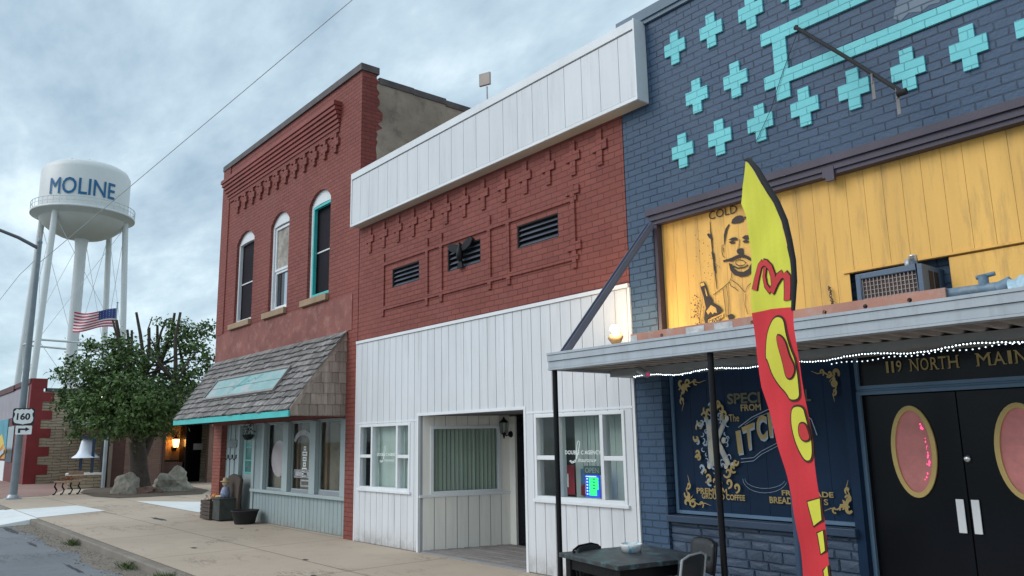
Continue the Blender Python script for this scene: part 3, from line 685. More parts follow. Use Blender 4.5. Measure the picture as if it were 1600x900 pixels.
# ground floor shopfront
FG = FRONT(.15)
sf = MB(); hd = (-17.50, -16.76, .05, 1.98)
sws = [(-16.05, -15.13, .68, 1.98), (-14.86, -13.92, .70, 1.98), (-13.66, -12.70, .72, 1.98)]
sf.poly(FG, [(-18.4, 0), (-17.50, 0), (-17.50, 1.98), (-16.76, 1.98), (-16.76, 0), (-12.35, 0), (-12.35, 2.3), (-18.4, 2.3)], 0, None, [rect(*h) for h in sws])
so = sf.build('shopfront', m_groove, bb)
bd = MB(); siding(bd, FG, -18.4, -17.56, .01, 2.2, .28, .006, .001, .012); siding(bd, FG, -16.62, -12.35, .01, .60, .157, .012, .001, .016); siding(bd, FG, -16.66, -16.1, .66, 2.2, .28, .006, .001, .012)
for xb in (-18.12, -17.84): bd.box(FG, xb-.03, xb+.03, .01, 2.2, .012, .03)
bd.build('boards', m_grey, so)
tr = MB(); tr.box(FG, -16.68, -12.36, .60, .66, 0, .09); tr.box(FG, -16.68, -12.36, 1.99, 2.3, .0, .03)
for a, b_ in ((-16.70, -16.06), (-15.12, -14.87), (-13.91, -13.67), (-12.69, -12.36)): tr.box(FG, a if a > -16.6 else -16.16, b_, .661, 1.989, -.02, .075)
tr.box(FG, -17.62, -17.50, 0, 2.1, -.05, .04); tr.box(FG, -16.76, -16.64, 0, 2.1, -.05, .04); tr.box(FG, -17.5, -16.76, 1.98, 2.1, -.05, .04)
tr.build('trim', m_greyl, so, bevel=.004)
do = MB().box(FG, -17.49, -16.77, .05, 1.97, -.09, -.05).build('shop_door', m_greyl, bb)
g = MB(); frame_mb(g, FG, -17.33, -16.93, .95, 1.80, .035, -.05, -.035)
g.box(FG, -17.29, -16.97, 1.22, 1.245, -.05, -.036); g.box(FG, -17.29, -16.97, 1.5, 1.525, -.05, -.036); g.build('glazing_bars', m_mint, do)
MB().box(FG, -17.30, -16.96, .98, 1.77, -.049, -.044).build('pane', paint('green_dark_glass', (.05, .16, .14), .1, .4, 5), do)
MB().lathe(FG.p(-16.85, .95, -.02), [(.0, -.02), (.025, -.01), (.025, .02), (0, .03)], 8, (0, -1, 0)).build('knob', m_silver, do)
rv = random.Random(3)
for i, h in enumerate(sws):
    wo = MB().sheet([FG.p(h[0], h[2], -.03), FG.p(h[1], h[2], -.03), FG.p(h[1], h[3], -.03), FG.p(h[0], h[3], -.03)]).build('shop_window', m_glass, bb)
    g = MB(); frame_mb(g, FG, *h, .025, -.04, -.01); g.build('frame', m_greyl, wo)
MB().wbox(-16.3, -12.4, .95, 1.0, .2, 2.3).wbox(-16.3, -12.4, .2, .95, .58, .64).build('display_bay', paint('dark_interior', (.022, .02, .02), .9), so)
MB().wbox(-13.66, -13.52, .25, .6, .66, 2.1).wbox(-14.86, -14.76, .25, .5, .66, 2.1).build('inner_post', paint('tan_inner_wood', (.22, .13, .07), .6), so)
MB().box(F0, -18.85, -18.36, 0, 2.12, -.3, -.01).build('left_pillar', m_pillar, bb)
MB().box(F0, -12.37, BX1+.0, 0, 2.0, -.3, -.001).build('right_pillar', m_redbrick, bb)
# oval sign, stencilled lettering and small goods in the shop windows
ov = MB().poly(FG, [(-15.53+.36*math.cos(t), 1.28+.36*math.sin(t)) for t in [i*math.pi/16 for i in range(32)]], -.05, -.035)
single(ov.build('oval_sign', paint('pale_pink_sign', (.62, .50, .53), .6, .15, 4)), 'pale pink oval sign hanging inside the left shop window', 'sign')
ws = thing('window_sign', 'white stencilled lettering on the middle shop window under an arched line', 'lettering', FG.p(-14.4, .8, -.02))
a_ = MB(); m_ghost = paint('ghost_white', (.40, .40, .42), .5, .3, 9)
a_.ribbon(FG, [(-14.4+.36*math.cos(t), 1.58+.2*math.sin(t)) for t in [math.pi*(.05+.9*i/14) for i in range(15)]], .10, -.022); a_.build('arched_band', m_ghost, ws)
a_ = MB()
for k, ww in enumerate((.10, .20, .16, .12, .2, .22)): frame_mb(a_, FG, -14.32-ww/2+.02, -14.32+ww/2+.02, 1.44-k*.1, 1.52-k*.1, .028, -.022, -.02)
a_.build('stacked_letters', m_letter, ws)
a_ = MB(); frame_mb(a_, FG, -14.75, -13.98, .93, 1.08, .02, -.022, -.02); a_.box(FG, -14.70, -14.40, .96, 1.05, -.022, -.02).box(FG, -14.33, -14.03, .96, 1.05, -.022, -.02); frame_mb(a_, FG, -14.45, -14.05, .77, .90, .03, -.022, -.02)
a_.build('framed_lines', m_ghost, ws)
gd = MB().lathe((-15.45, .45, .64), [(.0, 0), (.12, 0), (.17, .07), (.13, .10), (.05, .13), (.09, .2), (0, .24)], 12)
single(gd.build('basket', paint('straw_basket', (.42, .26, .13), .8)), 'small tan basket on the display shelf under the oval sign', 'basket')
gd = MB(); gd.path([(-13.25, .4, .64), (-13.22, .38, .74), (-13.13, .38, .80), (-13.05, .38, .76), (-13.03, .4, .66)], [.04, .05, .05, .04, .02]).path([(-13.12, .4, .65), (-13.12, .38, .80)], .03)
single(gd.build('straw_figure', paint('straw_yellow', (.55, .45, .20), .8)), 'small yellow straw figure on the shelf of the right shop window', 'ornament')
pk = MB()
for k in range(6): pk.box(FG, -12.92, -12.75, .80+k*.15, .90+k*.15, -.06, -.05)
pk.box(FG, -12.95, -12.72, .74, 1.66, -.065, -.06)
single(pk.build('striped_poster', paint('pink_red_poster', (.30, .08, .10), .6)), 'narrow pink and red striped poster at the edge of the right shop window', 'poster')
fp = MB(); fp.poly(FG, [(-18.22, 1.56), (-18.17, 1.60), (-18.22, 1.66), (-17.66, 1.68), (-17.61, 1.63), (-17.66, 1.52), (-18.2, 1.50)], .031, .05)
single(fp.build('wall_plaque', paint('grey_plaque', (.20, .23, .24), .7)), 'small grey scroll-ended plaque on the pale boards left of the shop door', 'plaque')
for k, xk in enumerate((-18.15, -17.9, -17.66)):
    hk = MB().box(FG, xk-.02, xk+.02, 1.27, 1.35, .012, .05).path([FG.p(xk, 1.27, .05), FG.p(xk, 1.24, .09), FG.p(xk, 1.27, .11)], .01)
    single(hk.build('coat_hook', m_black), ['small black hook on the pale boards, nearest the brick pillar', 'small black hook on the pale boards, middle of three under the plaque', 'small black hook on the pale boards, nearest the shop door'][k], 'hook', 'three black hooks under the plaque')
wr = MB()
for k in range(220):
    a = random.uniform(0, 6.28); r_ = random.uniform(.03, .19); c_ = FG.p(-16.78+.26*math.cos(a)*random.random(), 1.86+r_*math.sin(a), .05+random.random()*.16)
    wr.add([c_, c_+V((random.uniform(-.05, .05), random.uniform(-.03, .03), random.uniform(-.06, .03))), c_+V((random.uniform(-.04, .04), .01, random.uniform(-.04, .05)))], [(0, 1, 2)])
hb = thing('hanging_basket', 'dark leafy hanging basket by the top of the pale shop door', 'hanging basket', FG.p(-16.78, 1.7, .15))
wr.build('foliage', paint('dark_leaf', (.035, .05, .03), .7, .3, 8), hb)
MB().lathe(FG.p(-16.78, 1.66, .13), [(0, 0), (.07, .01), (.11, .08), (.12, .12)], 12).build('pot', m_blackm, hb)
# shingled awning
ev, tp_ = (-1.0, 2.13), (0., 3.50)           # eave and top (y, z)
xl, xr = -18.45, -12.42; xtl, xtr = -18.95, -12.30
aw = MB(); dS = V((0, tp_[0]-ev[0], tp_[1]-ev[1])); LS = dS.length; dS.normalize(); nS = V((0, -dS.z, dS.y))
aw.add([(xl, ev[0], ev[1]), (xr, ev[0], ev[1]), (xtr-.1, 0, 3.46), (xtl, 0, 3.46)], [(0, 1, 2, 3)])
awo = aw.build('awning', m_blackm, bb)
sh = MB(); rows = 12
for r_ in range(rows):
    s0 = r_*LS/rows-.02; s1 = s0+LS/rows*1.55; f0 = max(0, r_/rows); ax0 = xl+(xtl-xl)*f0; ax1 = xr+(xtr-.04-xr)*f0
    x = ax0-random.random()*.1
    while x < ax1:
        wd = random.uniform(.09, .24); x1 = min(x+wd-.008, ax1); xx0 = max(x, ax0); x += wd
        if x1-xx0 < .02: continue
        j = random.uniform(-.02, .012); o0 = V((0, ev[0], ev[1]))+dS*(s0+j); o1 = V((0, ev[0], ev[1]))+dS*min(s1, LS)
        h0, th = .048+random.uniform(0, .014), .03
        P = []
        for x_ in (xx0, x1): P += [V((x_, 0, 0))+o0+nS*(h0-th), V((x_, 0, 0))+o0+nS*h0, V((x_, 0, 0))+o1+nS*.008, V((x_, 0, 0))+o1-nS*.004]
        sh.add(P, [(0, 1, 2, 3), (4, 7, 6, 5), (0, 4, 5, 1), (1, 5, 6, 2), (2, 6, 7, 3), (0, 3, 7, 4)])
sh.build('roof_shingles', m_shingle, awo)
gs_ = MB(); Fg = SIDE(xr+.02)
gs_.poly(Fg, [(ev[0], ev[1]-.10), (0, 2.02), (0, 3.47)], -.01)
for r_ in range(8):
    z0 = 2.04+r_*.183; z1 = z0+.19; ya = ev[0]+(z0-ev[1])/(tp_[1]-ev[1])*1.0+.0; ya = max(ya, ev[0])
    y = ya
    while y < -.005:
        wd = random.uniform(.10, .22); y1 = min(y+wd-.007, 0); zt0 = min(z1, ev[1]+(y-ev[0])*(1.37)); zt1 = min(z1, ev[1]+(y1-ev[0])*1.37)
        c = .01+.012
        if zt1 > z0+.01: gs_.add([Fg.p(y, z0, c), Fg.p(y1, z0, c), Fg.p(y1, zt1, .008), Fg.p(y, max(zt0, z0), .008), Fg.p(y, z0, 0), Fg.p(y1, z0, 0)], [(0, 1, 2, 3), (0, 4, 5, 1)])
        y += wd
gs_.build('gable_shingles', m_shside, awo)
rk = MB(); rk.add([V((xr+.0, ev[0], ev[1]-.09)), V((xr+.035, ev[0], ev[1]-.09)), V((xr+.035, ev[0], ev[1]+.03)), V((xr, ev[0], ev[1]+.03)), V((xr+.0, 0, 3.37)), V((xr+.035, 0, 3.37)), V((xr+.035, 0, 3.53)), V((xr, 0, 3.53))], [(0, 1, 2, 3), (4, 7, 6, 5), (0, 4, 5, 1), (1, 5, 6, 2), (2, 6, 7, 3), (3, 7, 4, 0)]); rk.build('rake_board', MATS['brown_grey_cedar_shingle'], awo)
# left end of the awning
MB().add([(xl, ev[0], ev[1]-.1), (xl, ev[0], ev[1]), (xtl, 0, 3.46), (xtl, 0, 2.05)], [(0, 1, 2, 3)]).add([(xl, ev[0]+.02, 2.05), (xr, ev[0]+.02, 2.05), (xr, 0.14, 2.10), (xtl, .14, 2.10)], [(0, 1, 2, 3)]).build('soffit', paint('dim_soffit', (.16, .17, .17), .8), awo)
MB().wbox(xl-.03, xr+.03, ev[0]-.035, ev[0]-.005, 2.015, 2.12).build('fascia_board', m_tealp, awo, bevel=.004)
# faded board sign on the awning slope
FS = Fr((0, ev[0], ev[1]), (1, 0, 0), nS); FS.v = dS
sgb = thing('awning_sign', 'faded teal board sign lying on the shingled awning', 'sign', FS.p(-15.8, .75, .06))
c0 = hitF(330, 622, -.65); sx0, sx1 = -17.30, -13.65; sv0, sv1 = .47, .95
m_faded = paint('faded_teal_board', (.24, .42, .42), .6, .12, 1.3, dirt=(.46, .42, .44), dirt_amt=1.6, grain=.2)
MB().box(FS, sx0, sx1, sv0, sv1, .045, .06).build('board', m_faded, sgb)
g = MB(); frame_mb(g, FS, sx0-.05, sx1+.05, sv0-.045, sv1+.045, .045, .045, .085); g.build('frame', paint('grey_wood_frame', (.28, .26, .25), .8, .2, 4), sgb)
g = MB(); g.box(FS, sx0, sx1, .71, .717, .06, .064); g.build('board_joint', m_capdark, sgb)
g = MB()
g.ribbon(FS, [(-15.9, .60), (-15.75, .75), (-15.55, .92), (-15.45, .95), (-15.5, .85), (-15.7, .72), (-15.5, .70), (-15.35, .82), (-15.3, .76), (-15.1, .86), (-15.0, .80), (-14.8, .92)], .02, .064)
g.ribbon(FS, [(-16.0, .67), (-15.3, .72), (-14.9, .70)], .012, .0642); g.build('faded_script', paint('dull_teal_script', (.05, .34, .36), .6), sgb)
# ------------------------------------------------------------------ navy brick restaurant
nb = thing('navy_restaurant', 'navy painted brick restaurant front with teal brick crosses and ochre boarded panel', 'restaurant', (-2.0, 0, 0))
NX0, NX1, NT = -5.765, 3.2, 6.27
HX0, HX1, HZ = -5.40, 2.4, 4.02
FP = FRONT(.10); FD = FRONT(.13)
wb = MB(); wb.poly(F0, [(NX0, 0), (HX0, 0), (HX0, HZ), (HX1, HZ), (HX1, 0), (NX1, 0), (NX1, NT), (NX0, NT)], 0)
wb.wbox(HX0-.012, HX0-.001, .001, .14, 0, HZ).wbox(HX1+.001, HX1+.012, .001, .14, 0, HZ).wbox(NX0+.01, NX1, .20, 9, 0, NT-.02)
wb.build('brick_wall', m_blue, nb)
MB().box(F0, NX0+.01, NX1+.05, NT, NT+.12, -.3, .05).box(F0, NX0+.02, NX1, NT-.05, NT-.001, -.2, .03).build('parapet_cap', paint('slate_blue_cap', (.12, .18, .24), .5), nb)
def cross(mb, cx, cz, k=1.):
    T = .022; mb.box(F0, cx-.054, cx+.054, cz-.185, cz+.185, -.01, T); mb.box(F0, cx-.138, cx-.054, cz-.07, cz+.07, -.01, T); mb.box(F0, cx+.054, cx+.138, cz-.07, cz+.07, -.01, T)
for cx_, cz_ in [(-4.945+k*.478, 5.76) for k in range(14)]+[(-4.925+k*.471, 4.57) for k in range(14)]+[(-4.70+k*.48, 5.11) for k in range(2)]:
    mb = MB(); cross(mb, cx_, cz_); mb.build('teal_cross', m_teal, nb)
kb = MB(); T = .022
kb.box(F0, -3.90, 3.0, 5.33, 5.46, -.01, T); kb.box(F0, -3.78, -3.64, 5.0, 5.33, -.01, T); kb.box(F0, -3.90, 3.0, 4.87, 5.0, -.01, T); kb.box(F0, -3.78, -3.64, 4.72, 4.87, -.01, T)
kb.build('teal_border', m_teal, nb)
gp = [(hitF(px, py, 0).x, hitF(px, py, 0).z) for px, py in [(1396, 30), (1400, 5), (1415, -8), (1450, -20), (1475, -15), (1468, 4), (1452, 8), (1440, 18), (1420, 20), (1408, 32)]]
MB().poly(F0, gp, .003).build('bare_patch', brick('pale_blue_worn_brick', (.16, .21, .27), (.20, .25, .31), (.05, .07, .1)), nb)
# mouldings of the ochre panel
mo = MB(); mo.box(F0, HX0-.06, HX1, 3.96, 4.03, -.1, .05).box(F0, HX0-.03, HX1, 3.90, 3.958, -.1, .025).box(F0, HX0, HX1, 3.86, 3.898, -.1, .005).box(F0, HX0, HX0+.045, 2.42, 3.86, -.1, -.01)
mo.build('panel_moulding', m_purple, nb)
AC0, AC1 = -3.27, -2.50
yp = MB(); yp.poly(FP, rect(HX0, HX1, 2.40, 3.9), 0, None, [rect(AC0-.03, AC1+.02, 2.60, 2.96)])
ypo = yp.build('ochre_panel', m_ogap, nb)
pn = MB(); siding(pn, FP, HX0+.04, HX1, 2.42, 3.87, .162, .003, .001, .007, [(AC0-.08, HX1, 2.3, 2.965)]); 
siding(pn, FP, AC1+.02, HX1, 2.42, 2.95, .6, .004, .001, .007); pn.box(FP, AC0-.08, HX1, 2.967, 2.985, .014, .026)
pn.box(FP, AC0-.08, AC0-.03, 2.42, 2.96, .001, .01)
pn.build('boards', m_yellow, ypo)
lg = MB().box(F0, -3.37, -3.29, 3.80, 3.93, .0, .03).box(F0, -3.40, -3.37, 3.84, 3.90, 0, .025)
single(lg.build('junction_box', m_purple), 'small dark plum junction box hanging from the moulding over the ochre boards', 'junction box')

# mural : moustached man with a bottle, painted flat on the boards
mural = thing('mural', 'dark line painting of a moustached man holding up a bottle on ochre boards', 'mural', FP.p(-4.6, 2.7, .02))
CC = [.0155]
def P2(pts, s=(1080, 310, 4.0917)):
    o = []
    for x, y in pts:
        h = hitF(s[0]+x/s[2], s[1]+y/s[2], .085); o.append((h.x, h.z))
    return o
def nextc():
    CC[0] += .00012; return CC[0]
ink = MB()
def stroke(pts, w, closed=False, mb=None, s=(1080, 310, 4.0917)): (mb or ink).ribbon(FP, P2(pts, s), [q*.0022 for q in w] if isinstance(w, list) else w*.0022, nextc(), closed)
def fill(pts, mb=None, s=(1080, 310, 4.0917)): (mb or ink).poly(FP, P2(pts, s), nextc())
c0 = P2([(115, 138)])[0]; c1 = P2([(290, 38)])[0]
text_on(ink, 'COLD', FP, c0[0], c1[0], c0[1], c1[1], .016, .0)
stroke([(120, 150), (123, 200), (130, 260), (135, 330), (145, 400), (152, 470), (158, 520), (165, 580)], [3, 4, 9, 5, 8, 5, 5, 3])
fill([(100, 230), (112, 222), (128, 236), (140, 262), (126, 262), (112, 250)]); fill([(128, 340), (146, 350), (152, 400), (138, 390)]); fill([(140, 410), (156, 430), (160, 480), (146, 460)])
fill([(255, 160), (262, 135), (285, 115), (310, 108), (330, 112), (340, 130), (330, 150), (305, 158), (275, 162)])
stroke([(243, 165), (226, 195), (216, 235), (212, 295)], [6, 12, 13, 3])
stroke([(210, 298), (198, 300), (196, 340), (205, 372), (216, 376)], 3); stroke([(206, 315), (210, 345)], 3)
fill([(238, 265), (262, 250), (285, 248), (298, 256), (296, 268), (262, 268)]); fill([(240, 278), (262, 270), (282, 276), (278, 288), (256, 292)])
fill([(325, 250), (345, 235), (372, 236), (392, 248), (388, 260), (340, 262)]); fill([(328, 272), (350, 264), (372, 272), (362, 284), (338, 284)])
stroke([(310, 262), (306, 300), (296, 330)], 3); fill([(290, 335), (305, 320), (332, 318), (336, 350), (318, 362), (296, 352)])
fill([(205, 395), (240, 386), (262, 378), (285, 366), (312, 356), (340, 358), (372, 372), (392, 392), (380, 400), (352, 384), (318, 376), (290, 388), (262, 404), (236, 402), (206, 408)])
fill([(240, 412), (262, 420), (272, 444), (300, 466), (335, 470), (365, 452), (388, 410), (398, 440), (388, 474), (360, 496), (318, 503), (278, 490), (252, 462)])
stroke([(285, 402), (305, 392), (330, 396), (352, 412), (335, 428), (305, 430), (285, 418)], 4, True); stroke([(270, 432), (300, 446), (340, 442), (365, 425)], 6)
stroke([(405, 250), (408, 300), (404, 360), (398, 400)], 3); stroke([(340, 120), (372, 130), (396, 170), (404, 230)], [8, 12, 10, 4])
stroke([(260, 470), (258, 505), (245, 535), (255, 560), (280, 572), (300, 590)], 3); stroke([(245, 535), (205, 570), (165, 600), (140, 620)], 3); stroke([(258, 520), (300, 550), (345, 600), (362, 560), (398, 530)], 3)
stroke([(205, 575), (212, 640), (222, 720), (226, 760)], 3); stroke([(226, 560), (238, 640), (240, 740)], 2.5); stroke([(350, 610), (345, 680), (362, 740)], 2.5)
stroke([(300, 770), (335, 785), (385, 778), (440, 790)], [10, 6, 10, 5]); fill([(232, 745), (262, 738), (280, 752), (262, 775), (280, 790), (246, 788)])
stroke([(398, 530), (450, 560), (500, 590), (545, 640), (575, 700)], 3)
fill([(520, 745), (560, 735), (600, 745), (650, 738), (660, 752), (600, 768), (560, 775), (530, 770)])
# bottle
fill([(56, 540), (84, 532), (98, 556), (112, 610), (136, 640), (140, 664), (186, 690), (204, 716), (176, 742), (120, 760), (104, 774), (106, 822), (98, 826), (84, 770), (86, 736), (96, 700), (88, 668), (78, 620), (64, 580)])
lab = MB(); CC[0] += .001
lab.poly(FP, P2([(58, 545), (82, 537), (88, 556), (66, 564)]), nextc()); lab.poly(FP, P2([(98, 722), (128, 682), (160, 700), (168, 735), (148, 728), (140, 742), (126, 724), (110, 744)]), nextc())
lab.poly(FP, P2([(108, 776), (206, 732), (208, 758), (130, 822), (112, 818)]), nextc()); lab.poly(FP, P2([(88, 568), (98, 590), (106, 624), (100, 626), (92, 596)]), nextc())
stroke([(116, 786), (196, 748), (190, 768), (130, 812), (118, 810)], 3, True); stroke([(134, 798), (142, 776), (150, 790), (160, 766), (166, 782)], 6)
rs = random.Random(5)
for k in range(150):
    x, y = rs.uniform(20, 190), rs.uniform(200, 830)
    if rs.random() < .45: x = rs.gauss(38, 14); y = rs.uniform(620, 835)
    q = rs.uniform(1.5, 5.0)*(1. if y > 600 else .7); fill([(x-q, y), (x, y-q*1.3), (x+q*1.1, y+q*.2), (x+q*.2, y+q*1.2)])
stroke([(78, 670), (70, 720), (64, 780), (68, 830)], 2.5); stroke([(48, 800), (44, 825)], 8)
ink.build('ink_lines', m_ink, mural); lab.build('bottle_label', m_yellow, mural)
sc_ = MB(); S5 = (1280, 360, 3.75)
for k in range(26):
    y = 330+k*5; x = 66+(y-330)*.2+rs.uniform(-7, 7); sc_.poly(FP, P2([(x-6, y), (x, y-5), (x+rs.uniform(2, 12), y+2), (x+2, y+7)], S5), nextc())
sc_.build('scribble', m_ink, mural)

# air conditioner through the boards
FA_ = FRONT(-.2); ac = thing('air_conditioner', 'blue grey window air conditioner sticking out of the ochre boards', 'air conditioner', (-2.85, 0, 2.58))
c = MB(); ax0, ax1, az0, az1 = -3.11, -2.57, 2.52, 2.885
c.wbox(ax0, ax1, -.17, .3, az0, az1); frame_mb(c, FA_, ax0, ax1, az0, az1, .045, -.03, .0); co = c.build('casing', paint('slate_blue_metal', (.10, .14, .20), .45, .1), ac, bevel=.006)
g = MB()
for k in range(15): g.box(FA_, ax0+.05+k*.031, ax0+.054+k*.031, az0+.04, az1-.04, -.02, -.012)
for k in range(9): g.box(FA_, ax0+.045, ax1-.045, az0+.05+k*.034, az0+.054+k*.034, -.024, -.020)
g.build('grille', paint('tan_grille_wire', (.42, .36, .33), .5), ac)
MB().box(FA_, ax0+.045, ax1-.045, az0+.045, az1-.045, -.029, -.027).build('coil', paint('brown_coil', (.09, .06, .055), .7, .3, 8), ac)
g = MB()
for k in range(2): g.box(SIDE(ax1), -.09+k*.1, -.02+k*.1, 2.66, 2.84, .0, .004)
g.build('side_vents', m_ink, ac)
cn_ = MB().lathe((-2.68, -.08, 2.886), [(0, 0), (.033, 0), (.033, .09), (.036, .095), (.028, .1), (0, .1)], 16)
single(cn_.build('tin_can', m_silver), 'shiny tin can standing on top of the air conditioner', 'can')
cn_ = MB().lathe((-2.745, -.02, 2.886), [(0, 0), (.028, 0), (.028, .085), (0, .085)], 14)
single(cn_.build('tin_can', m_steel), 'dull grey tin can half hidden behind the shiny one on the air conditioner', 'can')

# canopy
ca = thing('canopy', 'flat grey metal canopy with gutter over the navy restaurant entrance', 'canopy', (-3., -.6, 2.26))
CX0, CX1, CY = -5.80, 2.6, -1.22
g = MB(); FC = FRONT(CY); FL = SIDEL(CX0)
for fr, a0, a1 in ((FC, CX0, CX1), (FL, CY, 0)):
    g.box(fr, a0, a1, 2.275, 2.34, -.02, .012); g.box(fr, a0, a1, 2.343, 2.40, -.02, .026); g.box(fr, a0, a1, 2.403, 2.425, -.02, .034); g.box(fr, a0, a1, 2.255, 2.272, -.02, .022)
g.box(FC, CX0, CX1, 2.256, 2.268, -.10, -.02)
g.build('gutter', m_gutter, ca)
dk = MB(); pr_ = [(0, 0), (.05, 0), (.07, .04), (.125, .04), (.145, 0)]
prof = []
x = CX0+.03
while x < CX1: prof += [(x+a, 2.285+b) for a, b in pr_]; x += .15
dk.add([(a, CY+.02, b) for a, b in prof]+[(a, -.0, b) for a, b in prof], [(i, i+1, i+1+len(prof), i+len(prof)) for i in range(len(prof)-1)])
dk.build('deck', m_deck, ca)
MB().wbox(CX0+.03, CX1, -.38, -.001, 2.215, 2.283).build('wall_beam', paint('grey_beam', (.30, .31, .31), .6, .12, 1.5), ca)
MB().wbox(CX0+.03, CX1, CY+.02, -.0, 2.335, 2.36).build('roof_sheet', m_gutter, ca)
for px_, col in ((-5.775, m_black), (-3.90, m_black), (-3.25, m_bluep), (.6, m_black)):
    MB().tube((px_, -1.17, 0), (px_, -1.17, 2.258), .026).wbox(px_-.05, px_+.05, -1.22, -1.12, 0, .012).build('post', col, ca)
s0, s1 = V((-5.385, -.02, 3.84)), V((-5.66, -1.12, 2.40)); d = (s1-s0).normalized(); a_ = d.cross(V((0, 0, 1))).normalized(); b_ = a_.cross(d)
st = MB()
def beam(mb, p, q, wa, wb_):
    P = [pt+a_*sa*wa+b_*sb*wb_ for pt in (p, q) for sa, sb in ((-1, -1), (1, -1), (1, 1), (-1, 1))]
    mb.add(P, [(0, 1, 2, 3), (4, 5, 6, 7), (0, 1, 5, 4), (1, 2, 6, 5), (2, 3, 7, 6), (3, 0, 4, 7)])
beam(st, s0, s1, .042, .008); beam(st, s0+b_*.03+a_*.036, s1+b_*.03+a_*.036, .006, .03); beam(st, s0+b_*.03-a_*.036, s1+b_*.03-a_*.036, .006, .03)
st.build('brace', paint('blue_grey_steel', (.13, .15, .21), .45, .12, 2), ca)
st = MB(); dx = V((5.6, 0, 0)); beam(st, s0+dx, s1+dx, .042, .008); beam(st, s0+b_*.03+a_*.036+dx, s1+b_*.03+a_*.036+dx, .006, .03); st.build('brace', MATS['blue_grey_steel'], ca)

# ladder lying along the canopy edge
LY = -1.10; la = thing('ladder', 'faded orange fibreglass ladder lying on its side along the canopy edge', 'ladder', (-3.4, LY, 2.36))
lx0, lx1 = -4.80, -2.07
rl = MB(); FLd = FRONT(LY); hs = [(-4.74+k*.305, 2.462) for k in range(9)]
ra = MB(); ra.poly(FLd, rect(lx0, lx1, 2.405, 2.505), 0, .018, [[(hx+.017*math.cos(t), hz_+.017*math.sin(t)) for t in [j*math.pi/5 for j in range(10)]] for hx, hz_ in hs]); ra.box(FLd, lx0, lx1, 2.505, 2.512, -.025, .018)
ra.build('rail', m_ladder, la)
MB().box(FRONT(-.72), lx0, lx1, 2.405, 2.505, 0, .018).build('rail', m_ladder, la)
rg = MB()
for hx, hz_ in hs: rg.tube((hx, LY+.002, hz_), (hx, -.735, hz_), .015, seg=8, cap=False)
rg.build('rungs', m_steel, la)
for a0, a1 in ((-4.17, -3.98), (-3.88, -3.70), (-4.80, -4.72)): MB().box(FLd, a0, a1, 2.425, 2.497, .018, .021).build('sticker', paint('worn_silver_label', (.5, .5, .5), .5, .4, 12), la)
# pipe and rag on the canopy
pi = MB().tube((-2.10, -1.05, 2.475), (.2, -1.02, 2.455), .038, .038, 14).tube((-1.86, -1.05, 2.46), (-1.86, -1.05, 2.565), .03).tube((-1.90, -1.05, 2.555), (-1.79, -1.05, 2.565), .014).tube((-1.78, -1.05, 2.46), (-1.70, -1.05, 2.49), .046)
single(pi.build('pipe', paint('weathered_blue_pipe', (.14, .22, .30), .5, .35, 5, dirt=(.35, .36, .36), dirt_amt=.7)), 'weathered blue grey pipe with an upright stub lying on the canopy roof', 'pipe')
rg = MB(); nU, nV = 26, 10; vs = []
rr = random.Random(9)
for i in range(nU):
    for j in range(nV):
        t = j/(nV-1)*math.pi; k = .055+.02*math.sin(i*1.9+j)+.012*rr.random(); vs.append((-1.70+i*.03, -1.06-math.cos(t)*k*1.3, 2.43+math.sin(t)*k*1.3+.012*rr.random()))
rg.add(vs, [(i*nV+j, i*nV+j+1, (i+1)*nV+j+1, (i+1)*nV+j) for i in range(nU-1) for j in range(nV-1)], smooth=True)
single(rg.build('plastic_sheet', paint('pale_blue_plastic', (.42, .58, .68), .3, .25, 8), fix=False), 'crumpled pale blue plastic sheet bundled beside the pipe on the canopy', 'plastic sheet')
# floodlight on the canopy corner
fl = thing('floodlight', 'lit warm floodlight clamped at the left end of the canopy roof', 'floodlight', (-5.62, -.35, 2.42))
MB().lathe((-5.64, -.40, 2.56), [(0, 0), (.05, .0), (.085, .06), (.06, .10), (0, .09)], 12, (0, -.15, 1)).tube((-5.62, -.36, 2.36), (-5.62, -.36, 2.50), .02).path([(-5.60, -.33, 2.46), (-5.5, -.3, 2.52), (-5.42, -.25, 2.46), (-5.40, -.1, 2.5)], .02).build('housing', paint('weathered_brass', (.30, .20, .12), .5, .3, 8), fl)
lc = V((-5.64, -.42, 2.71)); MB().lathe(lc, [(0, -.04), (.03, -.033), (.045, -.01), (.045, .012), (.03, .036), (0, .045)], 14).build('bulb', emit('flood_bulb', (1., .78, .42), 30), fl)
pl = bpy.data.lights.new('floodlight_lamp', 'POINT'); pl.energy = 15; pl.color = (1., .68, .34); pl.shadow_soft_size = .05
po_ = bpy.data.objects.new('floodlight_lamp', pl); COL.objects.link(po_); po_.location = lc-V((-5.62, -.35, 2.42))+V((.10, -.09, .03)); po_.parent = fl
pj = thing('laser_projector', 'small pale cylinder with a red lens hung under the canopy end', 'projector', (-5.35, -.5, 2.2))
q0 = hitF(998, 578, -.45); q1 = hitF(1012, 585, -.5)
MB().tube(q0, q1, .03, .034).tube(q0+V((0, 0, .02)), q0+V((0, 0, .08)), .008).build('housing', m_steel, pj); MB().tube(q1, q1+(q1-q0).normalized()*.012, .018, .014).build('lens', emit('pink_lens', (.5, .03, .12), .6), pj)

